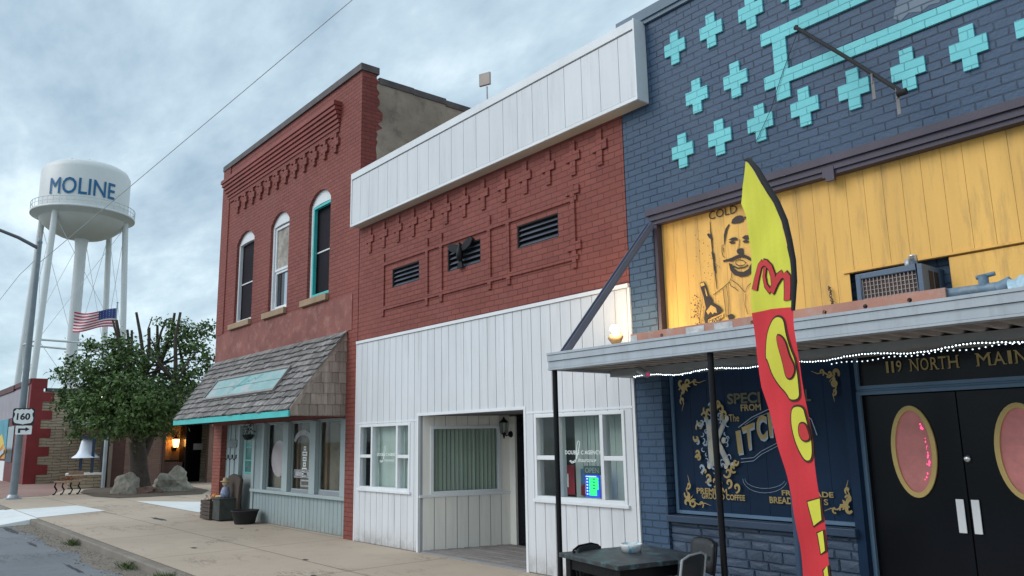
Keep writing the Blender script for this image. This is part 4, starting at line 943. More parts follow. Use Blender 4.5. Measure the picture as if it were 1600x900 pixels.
# LED strings
ledm = emit('white_led', (.80, .93, 1.), 2.6)
ld = MB(); wire = MB(); rr = random.Random(4); sagp = []; bead_pts = []
for k in range(240):
    x = -5.42+k*.025; z = 2.205-.012+.012*math.sin(k*.21)+.005*rr.random()-.008*abs(math.sin(k*.07))
    y = -.395; near = 45 <= k < 145; (bead_pts.append((x, y, z)) if near else ld.lathe((x, y, z), [(0, -.0065), (.0065, -.002), (.0065, .002), (0, .0065)], 6))
    sagp.append((x, y+.006, z+.008))
    if k % 4 == 0 and not near: ld.lathe((x+.02, y-.004, z-.010+.006*rr.random()), [(0, -.005), (.005, 0), (0, .005)], 5)
wire.path(sagp, .004, 5)
le = thing('led_string', 'bright white string of lights along the canopy beam above the doorway', 'string lights', (-3, -.4, 2.20))
bulbs_rest = stuff(ld.build('bulbs', ledm, le, fix=False))
def beads(pts, mat, r_, root):
    first = None
    for q in pts:
        if first is None:
            first = MB().lathe((0, 0, 0), [(0, -r_), (r_, -r_*.3), (r_, r_*.3), (0, r_)], 6).build('bulb', mat, root, world=False, fix=False); o = first
        else: o = first.copy(); COL.objects.link(o)
        o.parent = root; o.location = V(q)-root.location
beads(bead_pts, ledm, .0065, le); wire.build('wire', m_black, le)
low_pts = []; sagp = []
for k in range(60):
    x = -3.30+k*.043; z = 2.150+.02*(x+3.3)+.006*math.sin(k*.7); low_pts.append((x, -.36, z)); sagp.append((x, -.356, z+.005))
le = thing('led_string', 'second sparser string of small white dots just under the bright one', 'string lights', (-2.3, -.36, 2.1))
beads(low_pts, emit('white_led_dim', (.8, .92, 1.), 1.3), .006, le); MB().path(sagp, .003, 4).build('wire', m_black, le)

# painted window board
a0 = hitF(1053, 700, .12).x; a1 = hitF(1331, 690, .12).x; b0 = hitF(1200, 812, .12).z; b1 = 2.30
FW = FRONT(.12)
bo = MB().box(FW, HX0, a1+.03, b0-.05, 2.42, -.05, -.02).build('mural_window', m_bluedk, nb)
sd_ = MB(); siding(sd_, FW, a0+.03, a1-.03, b0+.03, b1, .21, .003, -.019, -.008); sd_.build('boards', m_bluedk, bo)
tr = MB(); frame_mb(tr, FW, a0, a1, b0, b1, .032, -.02, .012); tr.build('frame', m_bluet, bo)
MB().box(F0, a1+.004, a1+.085, 0, 2.3, -.12, -.03).build('door_pilaster', m_bluedk, nb)
MB().box(F0, HX0-.001, a1+.03, b0-.075, b0-.01, -.1, .03).build('window_ledge', m_bluep, nb, bevel=.006)
# rough painted stone base
stn = MB(); z = .0; rr = random.Random(12)
while z < b0-.08:
    h_ = rr.choice((.055, .075, .10)); h_ = min(h_, b0-.078-z); x = HX0+.002
    while x < a1+.02:
        w_ = rr.uniform(.14, .42); x1 = min(x+w_, a1+.02); j = rr.uniform(.0, .014)
        A = [F0.p(x+.0015, z+.0015, -.045), F0.p(x1-.0015, z+.0015, -.045), F0.p(x1-.0015, z+h_-.0015, -.045), F0.p(x+.0015, z+h_-.0015, -.045)]
        e_ = .012; B = [F0.p(x+.004+e_, z+.004+e_*rr.random(), -.035+j*rr.random()), F0.p(x1-.004-e_, z+.006, -.035+j*rr.random()), F0.p(x1-.006-e_*rr.random(), z+h_-.01, -.035+j*rr.random()), F0.p(x+.006, z+h_-.004-e_*rr.random(), -.035+j*rr.random())]
        cen = sum(B, V())/4+V((rr.uniform(-.03, .03), -.006*rr.random()-.002, 0))
        stn.add(A+B+[cen], [(0, 1, 5, 4), (1, 2, 6, 5), (2, 3, 7, 6), (3, 0, 4, 7), (4, 5, 8), (5, 6, 8), (6, 7, 8), (7, 4, 8)]); x = x1
    z += h_
MB().box(F0, HX0, a1+.02, 0, b0-.06, -.12, -.046).build('stone_backing', m_bluep, nb)
stn.build('stone_base', paint('navy_painted_stone', (.05, .078, .125), .5, .25, 3, bumpd=.012), nb)
# lettering on the window board
gold, dim, crm, slv = MB(), MB(), MB(), MB()
CW = [.014]
def cw(): CW[0] += .00012; return CW[0]
def W2(pts):
    o = []
    for x, y in pts: h = hitF(x, y, .108); o.append((h.x, h.z))
    return o
def wtext(mb, s, bl, tr_, bold=.01, c=None):
    (p0, p1) = W2([bl, tr_]); text_on(mb, s, FW, p0[0], p1[0], p0[1], p1[1], c or cw(), bold)
wtext(dim, 'SPECI', (1137, 632), (1187, 612), .03); wtext(dim, 'L', (1259, 627), (1266, 608), .02)
wtext(gold, 'FROM', (1158, 642.5), (1188.5, 630.5), .02); wtext(gold, 'The', (1139.5, 659), (1154.5, 647), .01)
wtext(gold, 'PREMIUM', (1089, 771), (1136, 764), .03); wtext(gold, 'GROUND COFFEE', (1097, 779), (1164, 773.5), .03)
wtext(gold, 'FRESH MADE', (1222, 774), (1302, 769), .03); wtext(gold, 'BREAD', (1203, 786), (1238, 777.5), .03); wtext(gold, 'S', (1288, 789), (1294, 780), .02)
def quadtext(mb, ch, q, c, grow=0., bold=.03):
    """q: bottom-left, bottom-right, top-right, top-left in photo pixels on the board"""
    q = W2(q); A, B, C_, D = [V((a, b)) for a, b in q]; ce = (A+B+C_+D)/4
    A, B, C_, D = [p+(p-ce).normalized()*grow for p in (A, B, C_, D)]
    def f(s, t): p = A*(1-s)*(1-t)+B*s*(1-t)+C_*s*t+D*(1-s)*t; return FW.p(p.x, p.y, c)
    text_mb(mb, ch, f, bold)
KL = [('I', [(1154, 709), (1161, 707.5), (1156, 672), (1149.5, 674)]), ('T', [(1166, 703), (1178, 699), (1178, 660), (1159, 668)]), ('C', [(1185, 689), (1199, 686), (1196, 647), (1180, 652)]), ('H', [(1203, 682), (1220, 680), (1216, 642), (1199, 645)]), ('E', [(1224, 681), (1238, 682), (1234, 644), (1219, 643)]), ('N', [(1242, 685), (1262, 694), (1260, 656), (1238, 645)])]
for ch, q in KL:
    quadtext(slv, ch, [(x+1.3, y+1.6) for x, y in q], cw(), .008, .06); quadtext(gold, ch, q, cw()+.0015, 0, .03)
slv.ribbon(FW, W2([(1154, 668), (1175, 652), (1200, 640), (1225, 636), (1248, 640), (1268, 655), (1277, 680)]), .008, cw()); slv.ribbon(FW, W2([(1164, 664), (1182, 652), (1202, 645)]), .004, cw())
for dy in (0, 5): slv.ribbon(FW, W2([(1158, 717+dy*1.1), (1178, 715+dy), (1190, 705+dy), (1215, 692+dy), (1240, 692+dy), (1262, 702+dy)]), .0045, cw())
# ornate K
for pts, w_ in (([(1107, 656), (1110, 690), (1113, 728)], .055), ([(1133, 656), (1126, 674), (1117, 694)], .038), ([(1120, 688), (1130, 708), (1139, 727)], .042)): crm.ribbon(FW, W2(pts), w_, cw()); slv.ribbon(FW, W2(pts), w_+.016, cw()-.004)
def curl(mb, x, y, r, a0_, turns, w_, flip=1, grow=.0):
    pts = []
    for i in range(18):
        t = i/17; a = a0_+flip*t*turns*2*math.pi; rad = r*(1-.82*t); pts.append((x+rad*math.cos(a)*.72, y+rad*math.sin(a)))
    mb.ribbon(FW, W2(pts), [w_*(.5+.9*math.sin(math.pi*min(1, i/17+.1))) for i in range(18)], cw())
for x, y in ((1104, 655), (1118, 654), (1128, 652), (1136, 654), (1131, 688), (1109, 728), (1124, 730), (1135, 728), (1145, 727), (1127, 700)): crm.poly(FW, W2([(x+4.2*math.cos(t)*.8, y+5*math.sin(t)) for t in [j*math.pi/5 for j in range(10)]]), cw())
rr = random.Random(8)
for k in range(46):   # blue-white wisps round the K
    t = rr.uniform(0, 6.28); x = 1120+26*math.cos(t)*rr.uniform(.55, .95); y = 692+52*math.sin(t)*rr.uniform(.6, .95); curl(slv, x, y, rr.uniform(3, 7), rr.uniform(0, 6), .6, .008, rr.choice((-1, 1)))
for k in range(30):   # gold leaf scrolls around
    t = k/30*6.283; x = 1121+31*math.cos(t)+rr.uniform(-2, 2); y = 694+60*math.sin(t)+rr.uniform(-3, 3)
    if -0.5 < math.cos(t)*1.0-.75: continue
    curl(gold if k % 3 else slv, x, y, rr.uniform(5, 8.5), t+rr.uniform(-1, 1), .9, .018, 1 if k % 2 else -1)
for x, y, r_ in ((1119, 632, 8), (1127, 640, 9), (1133, 648, 8), (1108, 645, 7), (1138, 738, 9), (1147, 732, 7), (1151, 722, 6), (1152, 762, 8), (1140, 755, 8), (1128, 768, 6)): curl(gold, x, y, r_, r_, 1.0, .018, 1 if x % 2 else -1)
# faint cup ring
for k, ry in enumerate((22, 15)): dimr = MB(); slv.ribbon(FW, W2([(1197+35*math.cos(t)*(1-.1*k), 748+ry*math.sin(t)) for t in [j*math.pi/12 for j in range(1, 13)]]), .003, cw())
# corner scrolls
def corner(x, y, sx, sy):
    for (dx, dy, r_, a, tn, w_) in ((6, 6, 8, .5, .8, .022), (16, 6, 6, 2.5, .9, .016), (28, 4, 6, 1, .8, .013), (7, 20, 7, 3.5, .9, .018), (8, 34, 6, 2, .8, .014)):
        curl(gold, x+sx*dx, y+sy*dy, r_, a, tn, w_, sx*sy)
    for a in (.3, .9, 1.5):
        ex_, ey = x+sx*(8+13*math.cos(a)), y+sy*(8+15*math.sin(a)); mx_, my = (x+sx*8+ex_)/2, (y+sy*8+ey)/2
        gold.poly(FW, W2([(x+sx*8, y+sy*8), (mx_+3*math.sin(a), my-3*math.cos(a)), (ex_, ey), (mx_-3*math.sin(a), my+3*math.cos(a))]), cw())
    gold.ribbon(FW, W2([(x+sx*14, y+sy*10), (x+sx*24, y+sy*4), (x+sx*34, y+sy*6), (x+sx*44, y+sy*2)]), [.012, .012, .009, .003], cw()); gold.ribbon(FW, W2([(x+sx*9, y+sy*16), (x+sx*5, y+sy*28), (x+sx*10, y+sy*38), (x+sx*7, y+sy*50)]), [.012, .012, .009, .003], cw())
corner(1060, 592, 1, 1); corner(1069, 792, 1, -1); corner(1313, 578, -1, 1); corner(1334, 800, -1, -1)
mur = thing('window_lettering', 'gold scrollwork and THE KITCHEN lettering painted on the navy window board', 'lettering', FW.p(-4.4, 1., -.01))
gold.build('gold_letters', m_gold, mur, fix=False); dim.build('faded_letters', m_golddim, mur, fix=False); crm.build('bone_letter', m_cream, mur, fix=False); slv.build('silver_outline', m_silverl, mur, fix=False)

# doorway : sign band, frame, double doors
d0 = a1+.085; DX1 = d0+(-2.62-d0)*2+.0
xs = hitF(1337, 606, .10).x
sb = MB().box(FW, d0+.0, 1.2, 1.955, 2.42, -.06, -.02).build('address_board', m_blackd, nb)
tr = MB(); frame_mb(tr, FW, d0+.002, 1.2, 1.955, 2.42, .028, -.02, .010); tr.build('frame', m_bluet, sb)
t_ = MB(); e0 = hitF(1381, 583, .13); e1 = hitF(1601, 537, .13)
def serif(mb, ch, x0, x1, z0, z1):
    h = z1-z0; text_on(mb, ch, FW, x0, x1, z0, z1, -.0075, .006)
    sw = .010; st = .006
    feet = {'N': [(x0, z0), (x0, z1), (x1, z1)], 'R': [(x0, z0), (x1, z0)], 'T': [((x0+x1)/2, z0)], 'H': [(x0, z0), (x1, z0), (x0, z1), (x1, z1)], 'M': [(x0, z0), (x1, z0), (x0, z1), (x1, z1)], 'A': [(x0, z0), (x1, z0)], 'I': [((x0+x1)/2, z0), ((x0+x1)/2, z1)], '1': [((x0+x1)/2, z0)], }.get(ch, [])
    for fx, fz in feet: mb.box(FW, fx-sw, fx+sw, fz-(0 if fz == z0 else st), fz+(st if fz == z0 else 0), -.0072, -.0068)
zt0, zt1 = 2.075, 2.165
zt0 = hitF(1385, 583, .128).z; zt1 = hitF(1385, 565, .128).z
xw = [hitF(px, 560, .128).x for px in (1383, 1387.5, 1391.5, 1396, 1399, 1408, 1421, 1434.5, 1437, 1450.5, 1453, 1465, 1465.5, 1478.5, 1481, 1497, 1526, 1548, 1552, 1571, 1575, 1582, 1587, 1606)]
for ch, i in zip('119NORTHMAIN', range(12)): serif(t_, ch, xw[2*i], xw[2*i+1]-.004, zt0, zt1+(0.004 if i > 2 else 0))
for ch, k in zip('STREET', range(0)): pass
t_.build('lettering', m_gold, sb, fix=False)
tr = MB(); dz = 1.905; tr.box(FW, d0, d0+.032, 0, dz, -.02, .015); tr.box(FW, d0, -.8, dz, dz+.028, -.02, .013); tr.box(FW, d0+.0, -.8, dz+.03, 1.953, -.03, .0)
tr.build('door_frame', m_bluet, nb)
xm = hitF(1512, 770, .16).x; xdl = d0+.04; DW = xm-xdl
FDr = FRONT(.16)
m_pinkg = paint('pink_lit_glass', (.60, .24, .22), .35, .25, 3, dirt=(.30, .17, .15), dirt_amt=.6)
nd_ = m_pinkg.node_tree.nodes['Principled BSDF']; nd_.inputs['Emission Color'].default_value = (.9, .12, .16, 1); nd_.inputs['Emission Strength'].default_value = .04  # faint pink emission put into the pane stands in for light from inside
m_goldfr = paint('gold_frame_paint', (.58, .42, .15), .4, .12, 4)
for i, (x0, x1) in enumerate(((xdl, xm-.004), (xm+.004, xm+DW))):
    do = MB().box(FDr, x0, x1, .01, dz-.005, -.045, 0).build('entrance_door', m_blackd, nb, bevel=.004)
    cx = hitF(1428, 705, .15).x if i == 0 else hitF(1598, 703, .15).x; cz = hitF(1428, 705, .15).z; rx, rz = .185, .355
    if i == 0: rx = (hitF(1463, 705, .15).x-hitF(1393, 705, .15).x)/2; rz = (hitF(1420, 633, .15).z-hitF(1440, 777, .15).z)/2
    el = lambda kx, kz, n=40: [(cx+rx*kx*math.cos(t), cz+rz*kz*math.sin(t)) for t in [j*2*math.pi/n for j in range(n)]]
    wf = MB().poly(FDr, el(1, 1), .002, .02, [el(.80, .89)]); wo = wf.build('oval_window', m_goldfr, do)
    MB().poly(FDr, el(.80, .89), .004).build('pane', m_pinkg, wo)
    if i == 0:
        gl = MB(); q = random.Random(2)
        for k in range(26):
            t = q.uniform(-1., .9); x_ = cx+rx*.66*math.cos(t)*q.uniform(.8, 1); z_ = cz+rz*.75*math.sin(t); s_ = q.uniform(.003, .008); gl.poly(FDr, [(x_-s_, z_), (x_, z_+s_*1.7), (x_+s_*.8, z_), (x_, z_-s_*1.5)], .006)
        gl.build('pink_lights', emit('pink_fairy_light', (1., .10, .30), 1.2), wo)
    hx = hitF(1503 if i == 0 else 1527, 806, .15).x; hz0, hz1 = hitF(1506, 833, .15).z, hitF(1500, 780, .15).z
    MB().box(FDr, hx-.030, hx+.028, hz0, hz1, .012, .02).box(FDr, hx-.02, hx+.02, hz0+.02, hz0+.04, 0, .012).box(FDr, hx-.02, hx+.02, hz1-.04, hz1-.02, 0, .012).build('handle', m_white2, do, bevel=.003)
lk = hitF(1512, 717, .15); MB().lathe((lk.x, .158, lk.z), [(0, 0), (.026, 0), (.026, .02), (.018, .03), (0, .03)], 16, (0, -1, 0)).build('lock', m_silver, do)
MB().wbox(xm+DW+.01, HX1, .13, .19, 0, 1.953).build('side_panel', m_bluedk, nb)
MB().wbox(HX0, HX1, .19, .2, 0, 2.42).build('inner_backing', m_blackm, nb)

# sign arm on the upper wall
br = thing('sign_bracket', 'rusty dark iron sign arm reaching out from the teal border on the navy wall', 'bracket', (-3.52, 0, 5.37))
e0 = V((-3.52, -.02, 5.37)); e1 = hitF(1408, 143, -.60)
MB().path([e0, e0.lerp(e1, .5)+V((0, 0, .008)), e1], .017).lathe(e0+V((0, .02, 0)), [(0, 0), (.045, 0), (.045, .02), (0, .025)], 10, (0, -1, 0)).tube(e1-V((.03, 0, .01)), e1+V((.04, 0, -.01)), .026).build('arm', m_blackm, br)
for px, py, L_ in ((1362, 118, .22), (1401, 141, .21)):
    q = hitF(px, py, -.5 if px < 1380 else -.59); MB().add([q+V((-.004, 0, 0)), q+V((.004, 0, 0)), q+V((.004, 0, -.07)), q+V((-.004, 0, -.07))], [(0, 1, 2, 3)]).box(FRONT(q.y), q.x-.012, q.x+.014, q.z-.07-L_*.6, q.z-.05, -.003, .003).tube(q+V((0, 0, .015)), q+V((0, 0, -.07)), .009).build('hanger', paint('rust_grey_strap', (.20, .19, .19), .6, .3, 10), br)
wv = MB().path([hitF(1244, 56, -.03), hitF(1222, 115, -.03), hitF(1205, 170, -.04), hitF(1180, 224, -.03)], .0025)
single(wv.build('loose_wire', m_black), 'thin loose black wire hanging down the navy wall from the sign arm', 'wire')

# ------------------------------------------------------------------ table, chairs, bowl, feather flag
m_tabletop = paint('chipped_dark_tabletop', (.035, .038, .042), .38, .4, 5, dirt=(.10, .22, .24), dirt_amt=.9, grain=.3)
ta = thing('cafe_table', 'square black wooden table with chipped blue and green paint on top', 'table', (-4.42, -1.64, 0)); ta.rotation_euler = (0, 0, math.radians(-12))
LZ = .68; hx_, hy_ = .42, .43
MB().wbox(-hx_, hx_, -hy_, hy_, LZ-.035, LZ).build('tabletop', m_tabletop, ta, bevel=.006, world=False)
MB().wbox(-hx_+.05, hx_-.05, -hy_+.05, -hy_+.08, LZ-.12, LZ-.036).wbox(-hx_+.05, hx_-.05, hy_-.08, hy_-.05, LZ-.12, LZ-.036).wbox(-hx_+.05, -hx_+.08, -hy_+.08, hy_-.08, LZ-.12, LZ-.036).wbox(hx_-.08, hx_-.05, -hy_+.08, hy_-.08, LZ-.12, LZ-.036).build('apron', m_black, ta, world=False)
for sx in (-1, 1):
    for sy in (-1, 1): MB().wbox(sx*(hx_-.075)-.035, sx*(hx_-.075)+.035, sy*(hy_-.075)-.035, sy*(hy_-.075)+.035, 0, LZ-.036).build('leg', m_black, ta, bevel=.004, world=False)
bp = hitZ(987, 862, LZ); bw = MB().lathe((bp.x, bp.y, LZ+.001), [(0, 0), (.075, 0), (.088, .045), (.092, .062), (.080, .062), (.074, .02), (0, .012)], 24)
m_bowl = paint('white_bowl_blue_splash', (.70, .70, .70), .4, .1, 6, dirt=(.08, .42, .55), dirt_amt=1.6)
single(bw.build('bowl', m_bowl), 'round white bowl with blue splashes on the black table', 'bowl')
def chair(label, loc, rz, metal):
    t_ = thing('cafe_chair', label, 'chair', loc, 'dark chairs round the cafe table'); t_.rotation_euler = (0, 0, rz); t_.scale = (.9, .9, .9)
    fm = m_steel if metal else m_black
    MB().wbox(-.21, .21, -.21, .21, .40, .44).build('seat', m_blackm, t_, bevel=.015, world=False)
    bk = MB(); n = 9; vs = []
    for i in range(n):
        u = -1+2*i/(n-1)
        for z, off in ((.50, .0), (.62, -.015), (.74, -.03), (.80-.03*abs(u)**3, -.038)): vs += [(-.215+off+.03*u*u-.03, .20*u, z)]
    bk.add(vs, [(i*4+j, i*4+j+1, i*4+j+5, i*4+j+4) for i in range(n-1) for j in range(3)], smooth=True)
    b_ = bk.build('backrest', paint('black_padded_vinyl', (.03, .033, .038), .45, .15, 4), t_, world=False, fix=False); md = b_.modifiers.new('pad', 'SOLIDIFY'); md.thickness = .028
    for sy in (-1, 1):
        MB().path([(-.27, sy*.19, 0), (-.20, sy*.20, .42), (-.235, sy*.21, .62), (-.262, sy*.205, .78)], .011).build('leg', fm, t_, world=False)
        MB().path([(.24, sy*.20, 0), (.19, sy*.19, .42)], .011).build('leg', fm, t_, world=False)
    MB().path([(-.262, -.205, .78), (-.272, -.10, .806), (-.272, .10, .806), (-.262, .205, .78)], .009).build('back_frame', fm, t_, world=False)
    return t_
c1 = hitZ(918, 851, .725); chair('black padded chair behind the left corner of the table, before the white siding', (c1.x+.22, c1.y+.04, 0), math.radians(12), False)
c2 = hitZ(1086, 840, .725); chair('dark grey chair against the navy stone base behind the table', (c2.x, c2.y-.2, 0), math.radians(-112), False)
c3 = hitZ(1080, 867, .725); chair('nearest chair, with a steel edged black backrest, at the right corner of the table', (c3.x-.24, c3.y, 0), math.radians(190), True)

FB = V((-1.98, -3.03, 0)); uf = V((.966, -.26, 0)).normalized(); nf = V((-.26, -.966, 0)).normalized(); FF = Fr((FB.x, FB.y, 0), uf, nf)
def onflag(px, py):
    d = ray(px, py); t = (FB-CAM).dot(nf)/d.dot(nf); q = CAM+d*t; return ((q-FB).dot(uf), q.z)
def wave(a, b): return .007*math.sin(b*7+a*6)+.004*math.sin(b*15-a*14)+.012*math.sin(a*15+b*1.5)
def chaikin(P, it=2):
    for _ in range(it):
        n = len(P); P = [q for i in range(n) for q in ((P[i][0]*.75+P[(i+1) % n][0]*.25, P[i][1]*.75+P[(i+1) % n][1]*.25), (P[i][0]*.25+P[(i+1) % n][0]*.75, P[i][1]*.25+P[(i+1) % n][1]*.75))]
    return P
def fine(loops, c, mb, maxe=.035):
    """tessellate a flat outline finely and drape it on the waving cloth"""
    bm = bmesh.new(); tl = [[V((a, b, 0)) for a, b in l] for l in loops]; flat = [p for l in tl for p in l]
    vs = [bm.verts.new(p) for p in flat]
    for t in tessellate_polygon(tl):
        try: bm.faces.new([vs[i] for i in t])
        except ValueError: pass
    for _ in range(7):
        es = [e for e in bm.edges if e.calc_length() > maxe]
        if not es: break
        bmesh.ops.subdivide_edges(bm, edges=es, cuts=1); bmesh.ops.triangulate(bm, faces=bm.faces)
    bm.verts.index_update()
    mb.add([FF.p(v.co.x, v.co.y, wave(v.co.x, v.co.y)+c) for v in bm.verts], [tuple(v.index for v in f.verts) for f in bm.faces], smooth=True); bm.free()
fg = thing('feather_flag', 'tall yellow and red feather flag on a bowed black pole', 'flag', FB)
Lf = [(1165, 252), (1156, 290), (1153, 318), (1162, 336), (1166, 364), (1170, 393), (1172, 425), (1173, 468)]
Rt = [(1240, 470), (1237, 439), (1234, 407), (1228, 375), (1220, 345), (1210, 318), (1196, 292), (1180, 268), (1169, 254)]
cl = MB(); fine([[onflag(*p) for p in Lf+[(1174, 489), (1205, 483)]+[(1243, 480)]+Rt]], 0, cl)
m_fy = paint('yellow_green_cloth', (.66, .64, .06), .7, .1, 3, grain=.12, streak=True, bumpd=.002, dent=22.); m_fr = paint('crimson_cloth', (.62, .030, .040), .7, .1, 3, grain=.12, streak=True, bumpd=.002, dent=22.); m_fl = paint('lemon_letter', (.66, .62, .06), .7, .06, 3, grain=.1); m_fo = paint('flag_outline', (.06, .02, .015), .7); m_fred = paint('red_letter', (.56, .04, .04), .7, .08, 3)
co_ = cl.build('yellow_cloth', m_fy, fg)
Lr = [(1174, 489), (1179, 553), (1187, 605), (1200, 651), (1212, 692), (1225, 734), (1236, 775), (1243, 817), (1248, 855), (1250, 900), (1252, 960), (1258, 1010)]
Rr = [(1318, 1010), (1312, 960), (1302, 893), (1296, 847), (1291, 809), (1282, 764), (1274, 722), (1270, 685), (1263, 636), (1255, 590), (1250, 553), (1245, 510), (1243, 480)]
cl = MB(); fine([[onflag(*p) for p in Lr+Rr+[(1205, 483)]]], 0, cl); cl.build('red_cloth', m_fr, fg)
# lettering on the cloth, both faces
def Z4(pts): return [(1120+x/2.8125, 240+y/2.8125) for x, y in pts]
def Z5(pts): return [(1140+x/2.647, 560+y/2.647) for x, y in pts]
shapes = [
 (Z4([(205, 905), (206, 850), (214, 790), (238, 740), (262, 714), (290, 708), (318, 725), (328, 790), (345, 860), (362, 905)])[::1]+[(1254, 600), (1256, 626), (1236, 629)]+Z5([(232, 150), (195, 118), (165, 68), (150, 10)]), Z4([(276, 800), (300, 800), (322, 825), (334, 890)])+Z5([(285, 40), (272, 78), (252, 84), (238, 70), (232, 10)])),
 (Z5([(262, 192), (318, 190), (330, 250), (348, 330), (355, 425), (318, 436), (278, 372), (258, 300), (252, 240)]), Z5([(298, 270), (322, 268), (332, 300), (340, 335), (314, 342), (296, 315)])),
 (Z5([(332, 588), (390, 572), (400, 672), (358, 698)]), None), (Z5([(370, 718), (404, 706), (418, 798), (388, 812)]), None), (Z5([(398, 872), (428, 852), (440, 960), (412, 985)]), None)]
for fc, nm in ((1, 'front'), (-1, 'back')):
    ol, fi, ct = MB(), MB(), MB()
    for outl, hole in shapes:
        P = [onflag(*p) for p in outl]
        P = chaikin(P, 2) if hole else P
        fine([P], .003*fc, ol)
        ce = V((sum(p[0] for p in P)/len(P), sum(p[1] for p in P)/len(P)))
        def shrink(P, k):
            n = len(P); o = []
            ar = sum(P[i][0]*P[(i+1) % n][1]-P[(i+1) % n][0]*P[i][1] for i in range(n)); sg_ = 1 if ar > 0 else -1
            for i in range(n):
                d = (V(P[(i+1) % n])-V(P[i-1])); d.normalize(); o.append((P[i][0]-d.y*k*sg_, P[i][1]+d.x*k*sg_))
            return o
        fine([shrink(P,   .011)], .006*fc, fi)
        if hole:
            H = chaikin([onflag(*p) for p in hole], 2); fine([shrink(H, -.008)],   .009*fc, ol); fine([H], .012*fc, ct)
    def band(pts, w_, mb, c):
        P = [V(onflag(*p)) for p in Z4(pts)]; n = len(P); l_, r_ = [], []
        for i in range(n):
            d = (P[min(i+1, n-1)]-P[max(i-1, 0)]).normalized(); nn = V((-d.y, d.x)); l_.append(tuple(P[i]+nn*w_/2)); r_.append(tuple(P[i]-nn*w_/2))
        fine([l_+r_[::-1]], c, mb)
    for k, (pts, w_) in enumerate((([(168, 600), (178, 545), (190, 495), (205, 480)], .038), ([(205, 478), (225, 482), (245, 500), (258, 535), (262, 590), (250, 612)], .030), ([(220, 500), (216, 540), (224, 580), (246, 608)], .022), ([(252, 608), (268, 570), (285, 540), (300, 528)], .036), ([(302, 528), (316, 545), (320, 600), (322, 645)], .036))):
        band(pts, w_+.014, ol, (.003+.0004*k)*fc); band(pts, w_, ct, (.006+.0004*k)*fc)
    ol.build('letter_outline', m_fo, co_); fi.build('yellow_letters', m_fl, co_); ct.build('red_letters', m_fred if fc == 1 else m_fred, co_)
# black sleeve and pole
sl_ = [(1164, 250), (1172, 250), (1186, 265), (1201, 290), (1214, 315), (1226, 345), (1233, 375), (1238, 407), (1241, 439), (1243, 485)]
pts = [FF.p(*onflag(*p), wave(*onflag(*p))) for p in sl_]; MB().path(pts, [.006, .012, .015, .016, .016, .016, .015, .014, .013, .010], 8).build('sleeve', m_blackm, fg)
pp = [FF.p(*onflag(*p), -.01) for p in [(1228, 385), (1232, 440), (1233, 500), (1238, 600), (1250, 690), (1263, 770), (1276, 860), (1288, 960)]]; pp.append(V((FB.x, FB.y, 0)))
MB().path(pp, .009, 8).build('pole', m_black, fg)
MB().wbox(FB.x-.22, FB.x+.22, FB.y-.03, FB.y+.03, .0, .02).wbox(FB.x-.03, FB.x+.03, FB.y-.22, FB.y+.22, .0, .018).lathe((FB.x, FB.y, .02), [(.02, 0), (.02, .15), (0, .15)], 10).build('base', m_black, fg)
# ------------------------------------------------------------------ things on the pavement
def hx(px, py, z=0): return hitZ(px, py, z)
# crate seat planter with scarecrow decoration
cr_ = thing('crate_seat', 'old dark wooden crate seat with a tall curved back', 'wooden seat', (-17.5, -.3, 0))
b = MB()
A = hitZ(310, 810); B = hitZ(335, 813); C = hitZ(362, 808)
for k in range(5): b.wbox(-18.0, -17.42, -.50+k*.0, -.47, .02+k*.078, .09+k*.078)
for k in range(5): b.wbox(-17.45, -17.42, -.47, .0, .02+k*.078, .09+k*.078).wbox(-18.0, -17.97, -.47, .0, .02+k*.078, .09+k*.078)
b.wbox(-17.98, -17.45, -.47, -.02, .30, .33); b.build('box', m_wood, cr_, bevel=.006)
MB().poly(FRONT(0), [(-17.6, 0), (-16.98, 0), (-16.90, .45), (-16.80, .84), (-16.95, .92), (-17.3, .95), (-17.52, .90), (-17.58, .4)], .02, .10).build('tall_back', m_wood, cr_, bevel=.02)
MB().wbox(-17.42, -17.0, -.44, -.08, .02, .44).wbox(-17.44, -16.98, -.46, -.08, .44, .47).build('seat_block', paint('grey_green_old_paint', (.055, .065, .06), .8, .3, 5, dirt=(.05, .035, .03), dirt_amt=1), cr_, bevel=.01)
sc1 = thing('scarecrow_doll', 'small seated scarecrow doll with pale face on the crate seat', 'doll', (-17.25, -.28, .47))
MB().lathe((-17.22, -.25, .47), [(0, 0), (.09, .01), (.10, .10), (.07, .20), (.03, .24), (0, .24)], 12).build('body', paint('blue_plaid_cloth', (.28, .32, .46), .8, .5, 30), sc1)
MB().lathe((-17.22, -.26, .70), [(0, 0), (.05, .02), (.065, .07), (.05, .12), (0, .14)], 12).build('head', paint('straw_face', (.55, .42, .28), .8), sc1)
MB().lathe((-17.22, -.26, .80), [(.11, 0), (.10, .01), (.055, .02), (.05, .07), (0, .09)], 12).build('hat', paint('tan_hat', (.45, .33, .2), .8), sc1)
for s in (-1, 1): MB().path([(-17.24, -.28+s*.03, .50), (-17.38, -.33+s*.05, .49), (-17.46, -.36+s*.05, .40)], .025).build('leg', MATS['straw_face'], sc1)
pk = MB()
for k in range(8):
    a = k*math.pi/4; pk.lathe((-17.47+.04*math.cos(a), -.36+.04*math.sin(a), .49), [(0, -.05), (.04, -.045), (.065, 0), (.04, .045), (0, .05)], 8)
pk.tube((-17.47, -.36, .53), (-17.46, -.36, .57), .012)
single(pk.build('pumpkin', paint('orange_pumpkin', (.55, .17, .03), .5)), 'small orange pumpkin at the front of the crate seat', 'pumpkin')
dr = MB()
